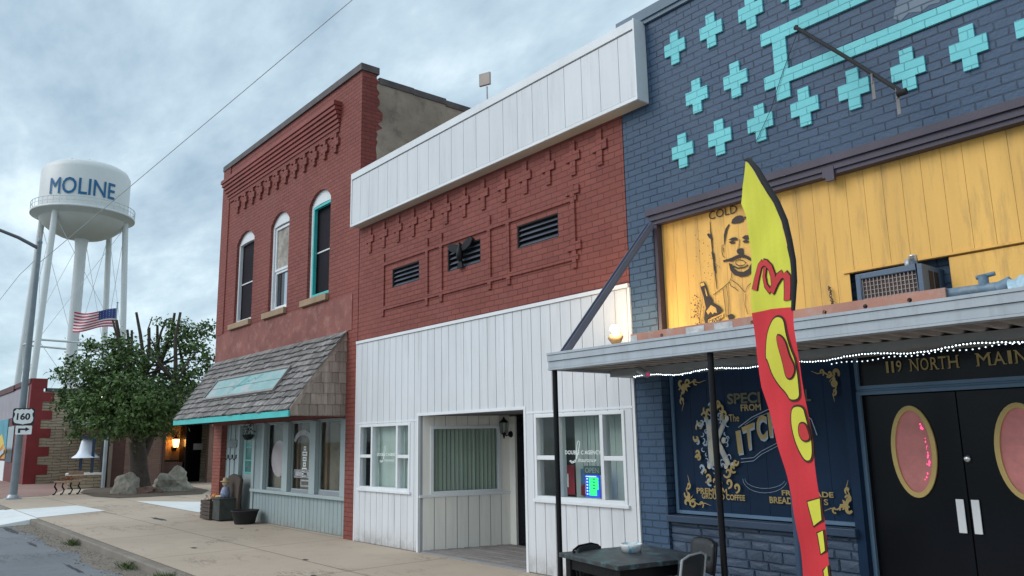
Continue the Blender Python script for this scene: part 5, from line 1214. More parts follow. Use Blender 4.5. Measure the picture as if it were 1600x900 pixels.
for k in range(160):
    c = V((-17.7+random.gauss(0, .11), -.32+random.gauss(0, .08), .40+abs(random.gauss(0, .07)))); dr.add([c, c+V((random.uniform(-.07, .07), random.uniform(-.04, .04), random.uniform(0, .07))), c+V((.015, .0, .02))], [(0, 1, 2)])
single(dr.build('dried_flowers', paint('dry_straw_pink', (.36, .20, .15), .9, .4, 9, use_rnd=.6), fix=False), 'dried pinkish brown flowers filling the crate in front of the doll', 'dried flowers')
tb = MB().lathe((-16.15, -.22, 0), [(0, .005), (.19, .005), (.20, .02), (.26, .24), (.275, .25), (.275, .27), (.25, .27), (.235, .19), (0, .17)], 28)
single(tb.build('tub', m_blackm), 'round black plastic tub standing before the pale siding', 'tub')
lf = MB().add([(-18.62, -1.2, .006), (-18.3, -1.12, .012), (-18.1, -1.18, .02), (-18.4, -1.24, .008)], [(0, 1, 2, 3)])

# ------------------------------------------------------------------ street lamp and signs
lb = V((-29.68, -2.42, 0)); lt = hitX(64, 378, -29.05); lt = V((-29.05, -2.45, 8.15))
la_ = thing('street_lamp', 'tall grey tapered steel street lamp post with curved arm over the street', 'street lamp', lb)
n = 12; MB().path([lb.lerp(lt, i/n) for i in range(n+1)], [.115-.045*i/n for i in range(n+1)], 14).path([lb, lb+V((0, 0, .05))], .18, 14).lathe(lt, [(.075, 0), (.085, .03), (.05, .16), (0, .18)], 12).build('pole', paint('weathered_blue_steel', (.21, .25, .28), .5, .15, 2, dirt=(.30, .33, .35), dirt_amt=.5), la_)
MB().wbox(lb.x-.22, lb.x+.22, lb.y-.22, lb.y+.22, 0, .035).lathe(lb+V((0, 0, .03)), [(.18, 0), (.16, .08), (.115, .12)], 16).build('base_flange', m_steel, la_)
a_ = V((-29.08, -2.45, 7.98)); MB().path([a_, a_+V((0, -.6, .28)), a_+V((0, -1.2, .47)), a_+V((0, -2.0, .62)), a_+V((0, -3.0, .70))], [.06, .055, .05, .045, .04], 10).build('arm', paint('dark_grey_steel', (.12, .13, .15), .5), la_)
MB().lathe(a_+V((0, -3.35, .62)), [(0, -.05), (.2, -.02), (.22, .05), (.12, .12), (0, .14)], 16).build('lamp_head', m_steel, la_)
FSn = Fr((lb.x+.43, lb.y-.12, 0), (.42, .907, 0), (.907, -.42, 0))
def on_sn(px, py):
    d = ray(px, py); t = (FSn.o-CAM).dot(FSn.n)/d.dot(FSn.n); q = CAM+d*t; return ((q-FSn.o).dot(FSn.u), q.z)
c0, c1, c2, c3 = on_sn(19.5, 662), on_sn(56, 640), on_sn(37, 651), on_sn(37, 672)
rs_ = thing('route_sign', 'black square sign with white shield reading 160 on the lamp post', 'road sign', FSn.p(c2[0], 2.3, 0))
hw = (c1[0]-c0[0])/2; hh = hw*.86; zc = c2[1]
m_signw = paint('sign_white', (.80, .82, .82), .35, .04); m_signb = paint('sign_black', (.015, .015, .017), .35, .1)
def rrect(cx, cz, w_, h_, r_, n=5):
    o = []
    for qx, qz, a0_ in ((1, 1, 0), (-1, 1, 90), (-1, -1, 180), (1, -1, 270)):
        for i in range(n+1):
            a = math.radians(a0_+90*i/n); o.append((cx+qx*(w_-r_)+r_*math.cos(a), cz+qz*(h_-r_)+r_*math.sin(a)))
    return o
MB().poly(FSn, rrect(c2[0], zc, hw, hh, .06), 0, .01).build('plate', m_signb, rs_)
sx_, sz_ = hw*.93, hh*.93
shp = [(0, -1), (-.12, -.93), (-.45, -.86), (-.78, -.80), (-.93, -.55), (-.97, -.2), (-.86, .15), (-.84, .40), (-.98, .62), (-.72, .97), (-.45, .86), (-.22, .95), (0, .88)]
shp = shp+[(-x, y) for x, y in shp[::-1][1:-1]]
MB().poly(FSn, [(c2[0]+x*sx_, zc+y*sz_) for x, y in shp], .013).build('shield', m_signw, rs_)
t_ = MB(); text_on(t_, '160', FSn, c2[0]-sx_*.66, c2[0]+sx_*.66, zc-sz_*.42, zc+sz_*.46, .016, .035); t_.build('numerals', m_signb, rs_)
as_ = thing('arrow_sign', 'white plate with black right turn arrow under the 160 sign', 'road sign', FSn.p(c3[0], 2.0, 0))
z1_ = c3[1]; MB().poly(FSn, rrect(c3[0], z1_, hw*.74, hw*.44, .03), 0, .01).build('plate', m_signw, as_)
ar = [(-.42, -.28), (-.42, .17), (.14, .17), (.14, .30), (.46, .08), (.14, -.14), (.14, -.0), (-.24, -.0), (-.24, -.28)]
MB().poly(FSn, [(c3[0]+x*hw*1.2, z1_+y*hw) for x, y in ar], .013).build('arrow', m_signb, as_)

# ------------------------------------------------------------------ overhead cables
q0 = V((-29.05, -2.45, 7.45)); q1 = hitD(550, 0, 15.); d = q1-q0
cbm = MB(); pts = []
for i in range(25):
    t = i/24*1.5; p = q0+d*t; pts.append(p)
cbm.path(pts, .010, 6); single(cbm.build('overhead_cable', m_steel), 'long twisted overhead cable running from the street lamp up across the sky', 'cable')
cbm = MB().path([V((-29.08, -2.45, 7.7)), hitD(30, 430, 40), hitD(-60, 545, 60)], .012, 5); single(cbm.build('overhead_cable', m_steel), 'thin faint cable sloping down to the left from the street lamp top', 'cable')

# ------------------------------------------------------------------ water tower
D = 116.; TC = hitD(131, 335, D); bz = TC.z; tw = thing('water_tower', 'white water tower with blue lettering reading MOLINE', 'water tower', (TC.x, TC.y, 0))
tc_ = V((TC.x, TC.y, 0)); lat = V((-(TC.y-CAM.y), TC.x-CAM.x, 0)).normalized()
if lat.dot(RT) < 0: lat = -lat
tow = (CAM-TC); tow.z = 0; tow.normalize()
Rk = 5.35; zb = bz-.3; zs = hitD(131, 262, D).z-.75
prof = [(0, zs+1.35), (1.5, zs+1.28), (3.0, zs+1.0), (4.3, zs+.55), (5.0, zs+.1), (Rk, zs-.6), (Rk, zb)]
MB().lathe(tc_, prof, 72).build('tank', m_towerw, tw)
MB().lathe(tc_, [(Rk, zb), (5.2, zb-.7), (4.7, zb-1.5), (3.8, zb-2.25), (2.6, zb-2.85), (1.3, zb-3.15), (.0, zb-3.2)], 64).build('bowl', paint('tower_bowl_white', (.60, .60, .57), .5, .06, .25, bumpd=0), tw)
MB().lathe(tc_, [(Rk-.02, zb-.35), (6.2, zb-.30), (6.2, zb+.02), (Rk-.02, zb+.05)], 72).lathe(tc_, [(Rk-.3, zb-.8), (6.15, zb-.28)], 72).build('balcony', m_towerw, tw)
rl = MB(); nR = 48
for zz_, rr_ in ((zb+1.05, .05), (zb+.55, .03)): rl.path([tc_+V((6.15*math.cos(2*math.pi*i/nR), 6.15*math.sin(2*math.pi*i/nR), zz_)) for i in range(nR+1)], rr_, 5)
for i in range(nR): p = tc_+V((6.15*math.cos(2*math.pi*i/nR), 6.15*math.sin(2*math.pi*i/nR), 0)); rl.tube(p+V((0, 0, zb)), p+V((0, 0, zb+1.05)), .03, seg=5, cap=False)
rl.build('railing', m_towerw, tw)
MB().path([tc_+V((0, 0, zb-3.0)), tc_+V((0, 0, zb-3.6)), tc_+V((0, 0, zb-5)), tc_+V((0, 0, 0))], [.95, .78, .68, .68], 24).build('riser', m_towerw, tw)
legs = []
for th in (129, 201, 273, 310, 12):
    a = math.radians(th); dv = lat*math.cos(a)+tow*math.sin(a); top = tc_+dv*5.1+V((0, 0, zb-.2)); bot = tc_+dv*6.6; legs.append((top, bot))
    MB().path([top, bot], [.37, .37], 14).build('leg', m_towerw, tw)
st = MB()
for zh in (14.5,):
    for i in range(5):
        t1 = legs[i][0].lerp(legs[i][1], 1-zh/(zb-.2)); t2 = legs[(i+1) % 5][0].lerp(legs[(i+1) % 5][1], 1-zh/(zb-.2)); st.tube(t1, t2, .13, seg=8); 
        for (k0, k1) in ((1, 1-zh/(zb-.2)), (1-zh/(zb-.2), .03)):
            for p_, q_ in ((legs[i], legs[(i+1) % 5]), (legs[(i+1) % 5], legs[i])): st.tube(p_[0].lerp(p_[1], k0), q_[0].lerp(q_[1], k1), .03, seg=5, cap=False)
st.build('struts', m_towerw, tw)
def tank_text(px0, px1, z0, z1):
    mb = MB()
    s0 = (px0-136)/71.; s1 = (px1-136)/71.
    a0_, a1_ = math.asin(s0), math.asin(s1)
    def f(s, t):
        a = a0_+(a1_-a0_)*s; dv = lat*math.sin(a)+tow*math.cos(a); return tc_+dv*(Rk+.08)+V((0, 0, z0+(z1-z0)*t))
    text_mb(mb, 'MOLINE', f, .012); return mb
tank_text(83, 180, hitD(131, 304, D-Rk).z, hitD(131, 278, D-Rk).z).build('lettering', paint('deep_blue_letter', (.01, .13, .30), .5, .05), tw)
tp2 = MB()
for dx_, hgt in ((-1.9, .55), (.1, .7)): q = tc_+lat*dx_; tp2.tube(q+V((0, 0, zs+1.2)), q+V((0, 0, zs+1.2+hgt)), .06).lathe(q+V((0, 0, zs+1.2+hgt)), [(0, 0), (.16, .05), (0, .15)], 8)
tp2.lathe(tc_+lat*1.4+V((0, 0, zs+1.25)), [(.5, 0), (.5, .2), (0, .3)], 16); tp2.build('roof_vents', m_steel, tw)

# ------------------------------------------------------------------ far left : mural building with stone side wall
lf = thing('stone_building', 'one-storey building with stone side wall, dark red quoins and a street mural', 'building', (-44, 2, 0))
SX = -40.8; FSd = SIDE(SX); YS = -.6; F6 = FRONT(YS); xq = lambda px: hitF(px, 690, YS).x
b = NB('stacked_ledgestone'); s_ = b.new('SeparateXYZ'); b.link(b.pos(), s_.inputs[0]); u = b.math('ADD', s_.outputs[0], s_.outputs[1]); z = b.math('ADD', s_.outputs[2], b.math('MULTIPLY', b.noise(b.pos(), 1.6, 4), .22)); cm = b.new('CombineXYZ'); b.link(u, cm.inputs[0]); b.link(z, cm.inputs[1])
t = b.new('TexBrick'); b.link(cm.outputs[0], t.inputs['Vector']); t.inputs['Scale'].default_value = 1; t.inputs['Brick Width'].default_value = .62; t.inputs['Row Height'].default_value = .13; t.inputs['Mortar Size'].default_value = .012
t.inputs['Color1'].default_value = (.42, .33, .23, 1); t.inputs['Color2'].default_value = (.30, .235, .17, 1); t.inputs['Mortar'].default_value = (.07, .055, .045, 1)
col = b.mix(b.math('MULTIPLY', b.ramp(b.noise(b.pos(), 2.3, 6, .7), .35, .7), .5), t.outputs['Color'], (.50, .40, .28)); b.link(col, b.b.inputs['Base Color']); b.b.inputs['Roughness'].default_value = .9; b.bump(b.math('SUBTRACT', 1, t.outputs['Fac']), .05, .9)
m_ledge = b.m
MB().wbox(-62, SX, YS+.301, 14, 0, 4.05).build('side_wall', m_ledge, lf)
m_dred = paint('dark_red_paint', (.22, .025, .025), .6, .15, 2); m_dred2 = paint('dark_red_facade', (.14, .03, .03), .6, .2, 1)
q = MB(); zq = 0; k = 0
while zq < 4.2: q.box(FSd, YS, YS+.55+(.36 if k % 2 else -.06), zq, min(zq+.40, 4.2), -.3, .03); zq += .40; k += 1
q.box(FSd, YS, YS+.62, 4.2, 4.62, -.4, .04); q.build('quoins', m_dred, lf)
MB().box(FSd, YS+.62, 14, 4.05, 4.20, -.4, .05).build('coping', paint('dark_coping', (.08, .09, .10), .7), lf)
MB().wbox(-62, SX-.001, YS+.004, YS+.3, 0, 4.6).build('front_wall', m_dred2, lf)
MB().box(F6, -61.5, -41.3, 3.0, 4.3, .0, .02).build('upper_siding', paint('grey_lilac_siding', (.33, .31, .34), .7, .1), lf)
MB().box(F6, -62, xq(16), 4.32, 4.60, -.2, .08).box(F6, xq(16), SX-.05, 4.40, 4.62, -.2, .05).build('front_cap', paint('maroon_cap', (.10, .03, .035), .6), lf)
MB().box(F6, xq(11), xq(3), .0, .95, 0, .03).box(F6, xq(33), xq(29), .0, .95, 0, .03).build('base_panels', m_white2, lf)
mp1 = MB().box(F6, xq(-60), xq(11), 1.05, 3.0, .0, .03).build('mural_panel', paint('sky_teal_mural', (.10, .33, .42), .6, .3, .6), lf)
m0_, m1_ = xq(-60), xq(11); mw = m1_-m0_
MB().poly(F6, [(m0_, 1.06), (m1_, 1.06), (m1_, 1.5), (m1_-mw*.07, 2.0), (m1_-mw*.15, 1.6), (m1_-mw*.5, 2.1), (m0_, 1.6)], .034).build('orange_field', paint('mural_orange', (.60, .28, .05), .6, .4, 1), mp1)
MB().poly(F6, [(m1_-mw*.16, 1.9), (m1_-mw*.1, 1.5), (m1_-mw*.03, 1.8), (m1_-mw*.08, 2.3)], .038).build('yellow_sun', paint('mural_yellow', (.75, .52, .10), .6, .2, 1), mp1)
MB().add([F6.p(xq(-8), .95, .10), F6.p(xq(10), 1.55, .10), F6.p(xq(11), 1.35, .10), F6.p(xq(-8), .7, .10)], [(0, 1, 2, 3)]).build('white_banner', paint('pale_banner', (.45, .50, .58), .6), lf)
MB().box(F6, xq(12), xq(21), .9, 2.6, .0, .025).build('front_window', m_dglass, lf)
MB().box(FSd, 1.4, 14, 4.3, 4.55, -3.2, -1.2).build('roof_edge', m_white, lf)
wl = hitX(157, 617, SX); w_ = thing('wall_light', 'small lit white lamp high on the stone wall behind the tree', 'wall lamp', (SX+.05, wl.y, 3.8))
MB().box(SIDE(SX+.05), wl.y-.09, wl.y+.09, 3.72, 3.86, 0, .1).build('lamp_glass', emit('pinkish_lamp', (1., .80, .68), 3.5), w_); MB().box(SIDE(SX+.05), wl.y-.13, wl.y+.13, 3.87, 3.91, -.04, .14).build('hood', m_steel, w_)

# low brick building at the back of the courtyard
lo_ = thing('tan_brick_building', 'low tan brick building with grey roof edge and dark doorway beyond the courtyard', 'building', (-36, 4, 0))
KX = -34.4; FK = SIDE(KX)
yk = lambda px, py=700: hitX(px, py, KX).y
m_tanb = brick('tan_brown_brick', (.27, .155, .12), (.33, .20, .155), (.16, .11, .09), bw=.22, rh=.075, msize=.008)
m_brownp = paint('dark_brown_panel', (.10, .045, .035), .6, .2, 2)
ya, yb, yc, yd, ye, yf, yg = yk(160), yk(176), yk(196), yk(254), yk(258), yk(291), yk(326)
MB().box(FK, yc, ye, 0, 2.5, -.3, 0).box(FK, yg, yg+7, 0, 2.5, -.3, 0).build('brick_wall', m_tanb, lo_)
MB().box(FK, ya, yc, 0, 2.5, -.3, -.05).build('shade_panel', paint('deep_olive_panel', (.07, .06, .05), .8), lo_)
MB().box(FK, yb, yc, .05, 2.5, -.05, -.01).build('brown_panel', m_brownp, lo_)
MB().box(FK, yb-.12, yb, 0, 2.5, -.04, .03).build('tan_post', paint('tan_post_paint', (.30, .22, .17), .7), lo_)
MB().box(FK, yd-.0, ye, 0, 2.5, .001, .05).build('pipe_post', m_brownp, lo_)
MB().tube((KX+.3, ya+.05, 0), (KX+.3, ya+.05, 2.5), .07).build('grey_post', m_steel, lo_)
MB().wbox(KX-.82, KX-.8, ye, yf, 0, 2.4).box(FK, ye-.01, ye, 0, 2.4, -.8, 0).build('recess_brick', brick('warm_orange_brick', (.36, .19, .08), (.42, .24, .11), (.2, .12, .07), bw=.22, rh=.075, msize=.008), lo_)
MB().wbox(KX-1.6, KX-1.55, yf, yg+.2, 0, 2.5).wbox(KX-1.5, KX-.02, yf-.03, yf, 0, 2.4).build('dark_entry', m_blackd, lo_)
MB().wbox(KX-1.54, KX-1.53, hitX(309, 712, KX-1.5).y-.2, hitX(309, 712, KX-1.5).y+.2, 1.35, 1.62).build('door_notice', m_white2, lo_)
MB().wbox(KX-8, KX+.35, ye-.9, yg+7, 2.45, 3.15).wbox(KX-8, KX+.05, ya, ye-.91, 2.5, 2.95).build('roof_edge', paint('blue_grey_roof_edge', (.17, .19, .22), .6, .15, 1), lo_)
lantern('wall_lantern', 'lit orange coach lantern glowing beside the dark doorway', (KX-.79, (ye+yf)/2+.15, hitX(273, 700, KX-.8).z), 2.1, 14, (1, 0, 0))
for i_ in range(1):
    pl = bpy.data.lights.new('lantern_lamp', 'POINT'); pl.energy = 60; pl.color = (1., .45, .10); pl.shadow_soft_size = .08
    po_ = bpy.data.objects.new('lantern_lamp', pl); COL.objects.link(po_); po_.location = (KX-.45, (ye+yf)/2+.15, hitX(273, 688, KX-.6).z+.05)
ch = thing('mailbox_cabinet', 'low dark cabinet standing under the glowing coach lantern', 'cabinet', (KX+.1, yf-.4, 0))
MB().wbox(KX-.45, KX-.1, yf-.85, yf-.1, .05, .82).wbox(KX-.47, KX-.08, yf-.87, yf-.08, .82, .86).build('body', m_brownp, ch); MB().box(SIDE(KX-.1), yf-.55, yf-.35, .5, .6, 0, .01).build('slot', m_blackm, ch)
cc = thing('slatted_chair', 'dark slatted chair in the lantern recess left of the cabinet', 'chair', (KX+.0, ye+.3, 0))
g = MB()
for k in range(4): g.box(SIDE(KX-.25), ye+.08, ye+.62, .45+k*.15, .52+k*.15, 0, .03)
g.build('back_slats', m_black, cc); MB().wbox(KX-.25, KX+.2, ye+.06, ye+.64, .40, .44).build('seat', m_black, cc)
for a, c_ in ((KX-.22, ye+.09), (KX-.22, ye+.6), (KX+.17, ye+.09), (KX+.17, ye+.6)): MB().tube((a, c_, 0), (a, c_, .98 if a < KX-.1 else .4), .022, seg=6).build('leg', m_black, cc)

# bell monument
q = hitD(131, 752, 35.5); q.z = 0; be = thing('bell_monument', 'white church bell hung between dark posts on a stone base', 'bell', q)
fx = (q-CAM); fx.z = 0; fx.normalize(); lat2 = V((-fx.y, fx.x, 0)); lat2 = lat2 if lat2.dot(RT) > 0 else -lat2
FQ = Fr(q, lat2, -fx)
MB().box(FQ, -.55, .62, 0, .50, -.4, .4).build('stone_base', m_ledge, be, bevel=.03); MB().box(FQ, -.64, .70, .50, .58, -.48, .48).build('cap_slab', m_creamw, be, bevel=.01)
MB().lathe(q+V((0, 0, 1.15)), [(.50, 0), (.48, .03), (.34, .14), (.26, .30), (.22, .52), (.19, .66), (.10, .74), (0, .76)], 28).build('bell', paint('bell_white', (.78, .83, .92), .4, .04), be)
for s, w__ in ((-.16, 0), (.24, .0)): MB().box(FQ, s-.055, s+.055, .58, 1.15 if s < 0 else 1.98, .0 if s < 0 else .30, .10 if s < 0 else .40).build('post', m_bluep, be)
MB().box(FQ, -.28, .30, 1.90, 1.99, -.1, .40).build('yoke', m_bluep, be)
MB().box(FQ, .76, .92, 0, 2.2, -.15, .05).build('dark_post', m_bluep, be)

# bench with iron legs and a pale decoration
q = hitZ(104, 773); bn = thing('park_bench', 'short wooden bench with curly black iron legs near the lamp post', 'bench', q); FQ = Fr(q, lat2, -fx)
MB().box(FQ, -.40, .42, .40, .45, -.18, .20).build('seat', paint('bleached_wood', (.40, .26, .17), .8, .2, 5), bn, bevel=.01)
MB().box(FQ, -.05, .46, .50, .62, -.20, -.16).box(FQ, -.0, .46, .64, .76, -.22, -.18).build('backrest', MATS['bleached_wood'], bn, bevel=.01)
for a in (-.34, -.12, .12, .36):
    for s in (-.14, .16): MB().path([FQ.p(a, .40, s), FQ.p(a-.03, .28, s), FQ.p(a+.04, .16, s), FQ.p(a-.01, .04, s), FQ.p(a-.07, 0.02, s)], .022, 6).build('leg', m_black, bn)
hg = MB()
for k in range(120): c = FQ.p(random.gauss(.0, .13), .46+abs(random.gauss(0, .06)), random.gauss(0, .05)); hg.add([c, c+V((random.uniform(-.06, .06), random.uniform(-.06, .06), random.uniform(0, .06))), c+V((.0, .02, .03))], [(0, 1, 2)])
single(hg.build('dried_leaves', paint('rust_brown_leaf', (.30, .12, .06), .9, .3, 9, use_rnd=.5), fix=False), 'heap of rust brown dried leaves lying on the bench seat', 'leaves')

# boulders
m_rock = paint('grey_lichen_rock', (.33, .30, .25), .9, .3, 2.0, dirt=(.40, .39, .35), dirt_amt=.8, bumpd=.05, grain=.6); m_rock2 = paint('pale_limestone_rock', (.42, .39, .33), .9, .35, 2.4, dirt=(.13, .12, .09), dirt_amt=.9, bumpd=.06, grain=.6)
from mathutils import noise as mn
def boulder(name, label, p, rx, ry, rz, seed, mat, rough=.25, rot=0.):
    bm = bmesh.new(); bmesh.ops.create_icosphere(bm, subdivisions=4, radius=1)
    for v in bm.verts:
        n_ = v.co.normalized(); k = 1+rough*mn.noise(n_*1.3+V((seed, 0, 0)))*1.6+rough*.5*mn.noise(n_*3.1+V((0, seed, 0)))+rough*.22*mn.noise(n_*7+V((0, 0, seed)))
        f_ = mn.cell(n_*2.2+V((seed, seed, 0)))*.06; v.co = V((n_.x*rx, n_.y*ry, n_.z*rz))*(k+f_*rough*2)
        if v.co.z < -.35*rz: v.co.z = -.35*rz
    me = bpy.data.meshes.new(name); bm.to_mesh(me); bm.free(); me.transform(Matrix.Translation((0, 0, .33*rz))); me.materials.append(mat)
    for f in me.polygons: f.use_smooth = seed % 2 == 0
    o = bpy.data.objects.new(name, me); COL.objects.link(o); o.location = p; o.rotation_euler = (0, 0, rot); return tag(o, label, 'boulder')
q = hitZ(192, 772); boulder('boulder', 'rounded grey boulder in the mulch left of the tree trunk', q+V((-.2, .2, 0)), .50, .42, .52, 3, m_rock, .22, .6)
q = hitZ(262, 768); boulder('boulder', 'pale craggy limestone boulder right of the tree trunk', q+V((-.1, .2, 0)), .62, .42, .50, 7, m_rock2, .42, .9)
q = hitZ(222, 771); boulder('boulder', 'low brown edging stone between the two big boulders', q, .55, .2, .16, 5, paint('brown_stone', (.16, .10, .08), .9, .3, 5), .3, .9)

# ------------------------------------------------------------------ national flag on a pole behind the tree
q = hitD(183, 480, 38.); fp = thing('stars_and_stripes_flag', 'red white and blue striped national flag flying from a short grey pole', 'flag', (q.x, q.y, 0))
fx = (q-CAM); fx.z = 0; fx.normalize(); lat3 = V((-fx.y, fx.x, 0)); lat3 = lat3 if lat3.dot(RT) > 0 else -lat3
MB().tube((q.x, q.y, 0), (q.x, q.y, q.z+.18), .04, .03).lathe((q.x, q.y, q.z+.16), [(0, 0), (.06, .04), (0, .1)], 8).build('pole', m_steel, fp)
FU = Fr((q.x, q.y, 0), -lat3, -fx)
W_, H_ = 1.62, .82
def fm(s, t, c=0):
    droop = -.36*s**1.2+.13*math.sin(s*6.+t*1.5)*s; return FU.p(W_*s*(1-.0*t), q.z-.05-H_*(1-t)*(1-.12*s)+droop, c+.16*math.sin(s*10+t*2.5)*s**.6)
def patch(mb, s0, s1, t0, t1, c=0, n=16, m_=3):
    vs = [fm(s0+(s1-s0)*i/n, t0+(t1-t0)*j/m_, c) for i in range(n+1) for j in range(m_+1)]; mb.add(vs, [(i*(m_+1)+j, i*(m_+1)+j+1, (i+1)*(m_+1)+j+1, (i+1)*(m_+1)+j) for i in range(n) for j in range(m_)], smooth=True)
rd, wh, bl_, sr = MB(), MB(), MB(), MB()
for k in range(13): patch(rd if k % 2 == 0 else wh, 0 if 12-k < 6 or True else 0, 1, k/13, (k+1)/13)
ro = rd.build('red_stripes', paint('flag_red', (.50, .04, .06), .8, .05), fp, fix=False); wh.build('white_stripes', paint('flag_white', (.74, .74, .76), .8, .03), fp, fix=False)
for sgn in (1, -1):
    b2, s2 = MB(), MB(); patch(b2, 0, .42, 6/13, 1, .012*sgn); b2.build('canton', paint('flag_blue', (.035, .06, .22), .8, .1), fp, fix=False)
    for i in range(6):
        for j in range(5):
            cs, ct_ = .035+i*.07, 6/13+(j+.5)*(7/13)/5; s2.add([fm(cs+.012*math.cos(a)*(1 if k % 2 else .4), ct_+.022*math.sin(a)*(1 if k % 2 else .4), .02*sgn) for k, a in enumerate([r_*math.pi/5+.31 for r_ in range(10)])], [tuple(range(10))])
    s2.build('stars', MATS['flag_white'], fp, fix=False)

# ------------------------------------------------------------------ the pollarded tree
rr = random.Random(21)
m_bark = paint('dark_brown_bark', (.07, .055, .045), .9, .35, 6, dirt=(.14, .115, .095), dirt_amt=.6, bumpd=.03)
b = NB('broadleaf'); a = b.new('Attribute'); a.attribute_name = 'rnd'
col = b.mix(a.outputs['Fac'], (.032, .070, .020), (.13, .21, .05)); big = b.ramp(b.noise(b.pos(), .9, 3), .35, .65); col = b.mix(b.math('MULTIPLY', big, .5), col, (.085, .15, .045))
b.link(col, b.b.inputs['Base Color']); b.b.inputs['Roughness'].default_value = .5; b.b.inputs['Specular IOR Level'].default_value = .35; m_leaf = b.m
tb_ = hitZ(218, 770); tr_ = thing('pear_tree', 'pollarded leafy tree with bare cut branch stubs above its crown', 'tree', tb_)
fx = (tb_-CAM); fx.z = 0; DT = fx.length; fx.normalize(); la3 = V((-fx.y, fx.x, 0)); la3 = la3 if la3.dot(RT) > 0 else -la3
def tp(px, py, dd=0.): return hitD(px, py, DT+dd)
wd = MB()
wd.path([tb_+V((0, 0, -.05)), tb_+V((0, 0, .25)), tp(217, 735), tp(216, 710), tp(214, 690)], [.42, .33, .29, .27, .25], 14)
wd.path([tp(217, 722), tp(228, 700, .2), tp(240, 672, .5), tp(255, 640, .6)], [.19, .16, .13, .09], 10)
mains = [((214, 690), (200, 650), (175, 610), -1.0), ((214, 690), (205, 640), (200, 590), .4), ((214, 690), (222, 640), (228, 585), -.3), ((216, 695), (245, 640), (275, 600), -.8), ((214, 690), (190, 655), (140, 625), .8), ((240, 672), (262, 630), (290, 590), .9), ((214, 690), (215, 630), (250, 570), .6)]
tips = []
for a_, b__, c_, dd in mains: wd.path([tp(*a_), tp(*b__, dd*.5), tp(*c_, dd)], [.15, .11, .08], 8); tips.append((c_, dd))
stubs = [((228, 585), (219, 520), (213, 488), -.2, .07), ((200, 590), (202, 545), (199, 515), .4, .07), ((200, 590), (206, 550), (206, 516), .1, .065), ((228, 585), (233, 545), (233, 512), .2, .08), ((250, 570), (246, 530), (246, 508), .6, .07), ((250, 570), (268, 520), (273, 489), .5, .075), ((275, 600), (274, 530), (282, 488), -.5, .075), ((175, 610), (190, 550), (182, 500), -.6, .08), ((175, 610), (188, 545), (176, 500), -.8, .05), ((246, 540), (252, 518), (261, 498), .4, .05), ((233, 545), (231, 515), (238, 495), .2, .03), ((290, 590), (280, 540), (272, 520), .6, .06)]
for a_, b__, c_, dd, r_ in stubs: wd.path([tp(*a_, dd), tp(*b__, dd), tp(*c_, dd)], [r_*1.1, r_*.8, r_*.62], 7)
for k in range(46):
    (sx_, sy_), dd = rr.choice(tips); e = (sx_+rr.uniform(-60, 60), sy_+rr.uniform(-60, 45)); e = (max(100, min(322, e[0])), e[1]); wd.path([tp(sx_, sy_, dd), tp((sx_+e[0])/2, (sy_+e[1])/2-6, dd+rr.uniform(-.5, .5)), tp(*e, dd+rr.uniform(-1.2, 1.2))], [.05, .035, .015], 5)
wd.build('trunk', m_bark, tr_)
# crown lobes: (px, py, radius px, depth offset, density)
lobes = [(118, 625, 28, .3, 1.), (142, 590, 36, -.5, 1.1), (170, 570, 34, -.8, 1.1), (128, 655, 24, -.2, .9), (118, 682, 7, 0, .6), (160, 640, 42, -1.2, 1.5), (178, 535, 22, -.3, .8), (200, 560, 38, -.9, 1.1), (200, 610, 44, -1.7, 1.5), (195, 655, 36, -1.4, 1.3), (228, 625, 44, -1.7, 1.5), (245, 655, 32, -1.2, 1.0), (262, 640, 36, -.9, 1.2), (240, 555, 26, .5, .7), (270, 535, 28, .4, .8), (292, 520, 26, .1, .9), (308, 545, 26, -.2, .8), (318, 520, 20, .3, .7), (326, 562, 18, .2, .7), (290, 575, 28, -.4, .9), (305, 600, 26, -.3, .9), (280, 610, 28, -.7, 1.), (290, 645, 20, .3, .8), (215, 585, 30, .9, .6), (190, 590, 40, 1.4, .8), (235, 640, 45, 1.2, .8), (148, 620, 36, 1.2, .8), (282, 512, 16, .2, .6), (222, 672, 22, -.9, .7), (172, 678, 16, -.5, .6), (104, 600, 14, 0, .5), (112, 570, 14, .2, .4), (262, 590, 26, .6, .6), (330, 585, 14, .2, .5), (258, 505, 12, .3, .4), (145, 548, 12, 0, .4), (93, 580, 7, 0, .25), (95, 632, 12, .1, .5), (135, 536, 6, 0, .2)]
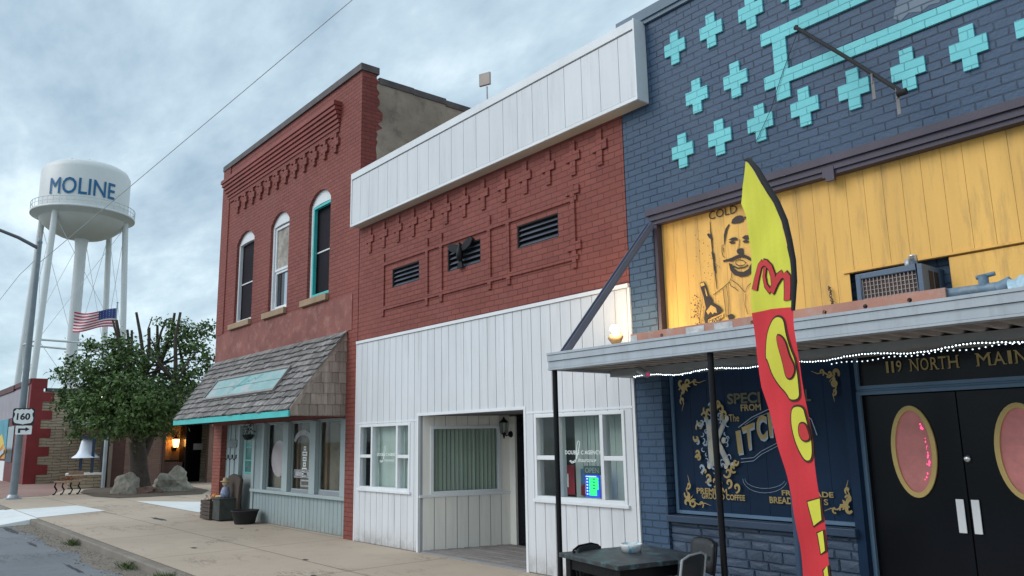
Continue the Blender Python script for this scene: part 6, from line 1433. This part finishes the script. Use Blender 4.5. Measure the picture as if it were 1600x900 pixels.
GAPS = [(226, 592, 9, 9), (243, 584, 9, 11), (266, 574, 8, 9), (300, 594, 7, 7), (318, 606, 9, 13), (205, 584, 5, 6), (292, 556, 6, 6), (310, 574, 6, 5), (232, 652, 6, 6), (185, 540, 6, 6), (160, 556, 6, 5), (222, 548, 7, 10), (260, 548, 6, 9), (130, 600, 4, 4), (302, 624, 8, 7), (280, 670, 14, 8)]
def scr(q):
    d = q-CAM; z_ = d.dot(fw); return (800+FPX*d.dot(RT)/z_, 450-FPX*d.dot(UP)/z_)
def gap(x, y, *_): return any(((x-a)/b_)**2+((y-c)/d_)**2 < 1 for a, c, b_, d_ in GAPS)
lv = MB(); ppm = FPX/DT*.8
def leaf(mb, c, s, out):
    n_ = (V((rr.gauss(0, 1), rr.gauss(0, 1), rr.gauss(0, 1)+.9))+out*.8).normalized(); a1 = n_.orthogonal().normalized(); a1.rotate(Matrix.Rotation(rr.uniform(0, 6.28), 3, n_)); b1 = n_.cross(a1)
    mb.add([c-a1*s, c+b1*s*.5-n_*s*.15, c+a1*s, c-b1*s*.5-n_*s*.15], [(0, 1, 2, 3)], rr.random()**1.3)
for px, py, rp_, dd, dn in lobes:
    c = tp(px, py, dd); R_ = rp_*DT/FPX*.92; ncl = int(dn*rp_*rp_*.030)+4
    for k in range(ncl):
        if gap(px, py, 0): pass
        dv = V((rr.gauss(0, 1), rr.gauss(0, 1), rr.gauss(0, 1))).normalized(); rad = R_*(rr.random()**.45)*rr.uniform(.85, 1.12); cc_ = c+dv*rad*1.0
        if gap(*scr(cc_)): continue
        cs = rr.uniform(.09, .19)
        for j in range(rr.randint(13, 24)):
            p_ = cc_+V((rr.gauss(0, cs), rr.gauss(0, cs), rr.gauss(0, cs*.7))); leaf(lv, p_, rr.uniform(.05, .10), dv)
for (px, py) in [(199, 520), (206, 520), (233, 520), (273, 500), (282, 500), (246, 515), (213, 525)]:
    for j in range(16): leaf(lv, tp(px+rr.gauss(0, 3), py+rr.uniform(0, 30), .3)+V((0, 0, 0)), rr.uniform(.04, .07), V((0, 0, 1)))
lv.build('crown', m_leaf, tr_, fix=False)
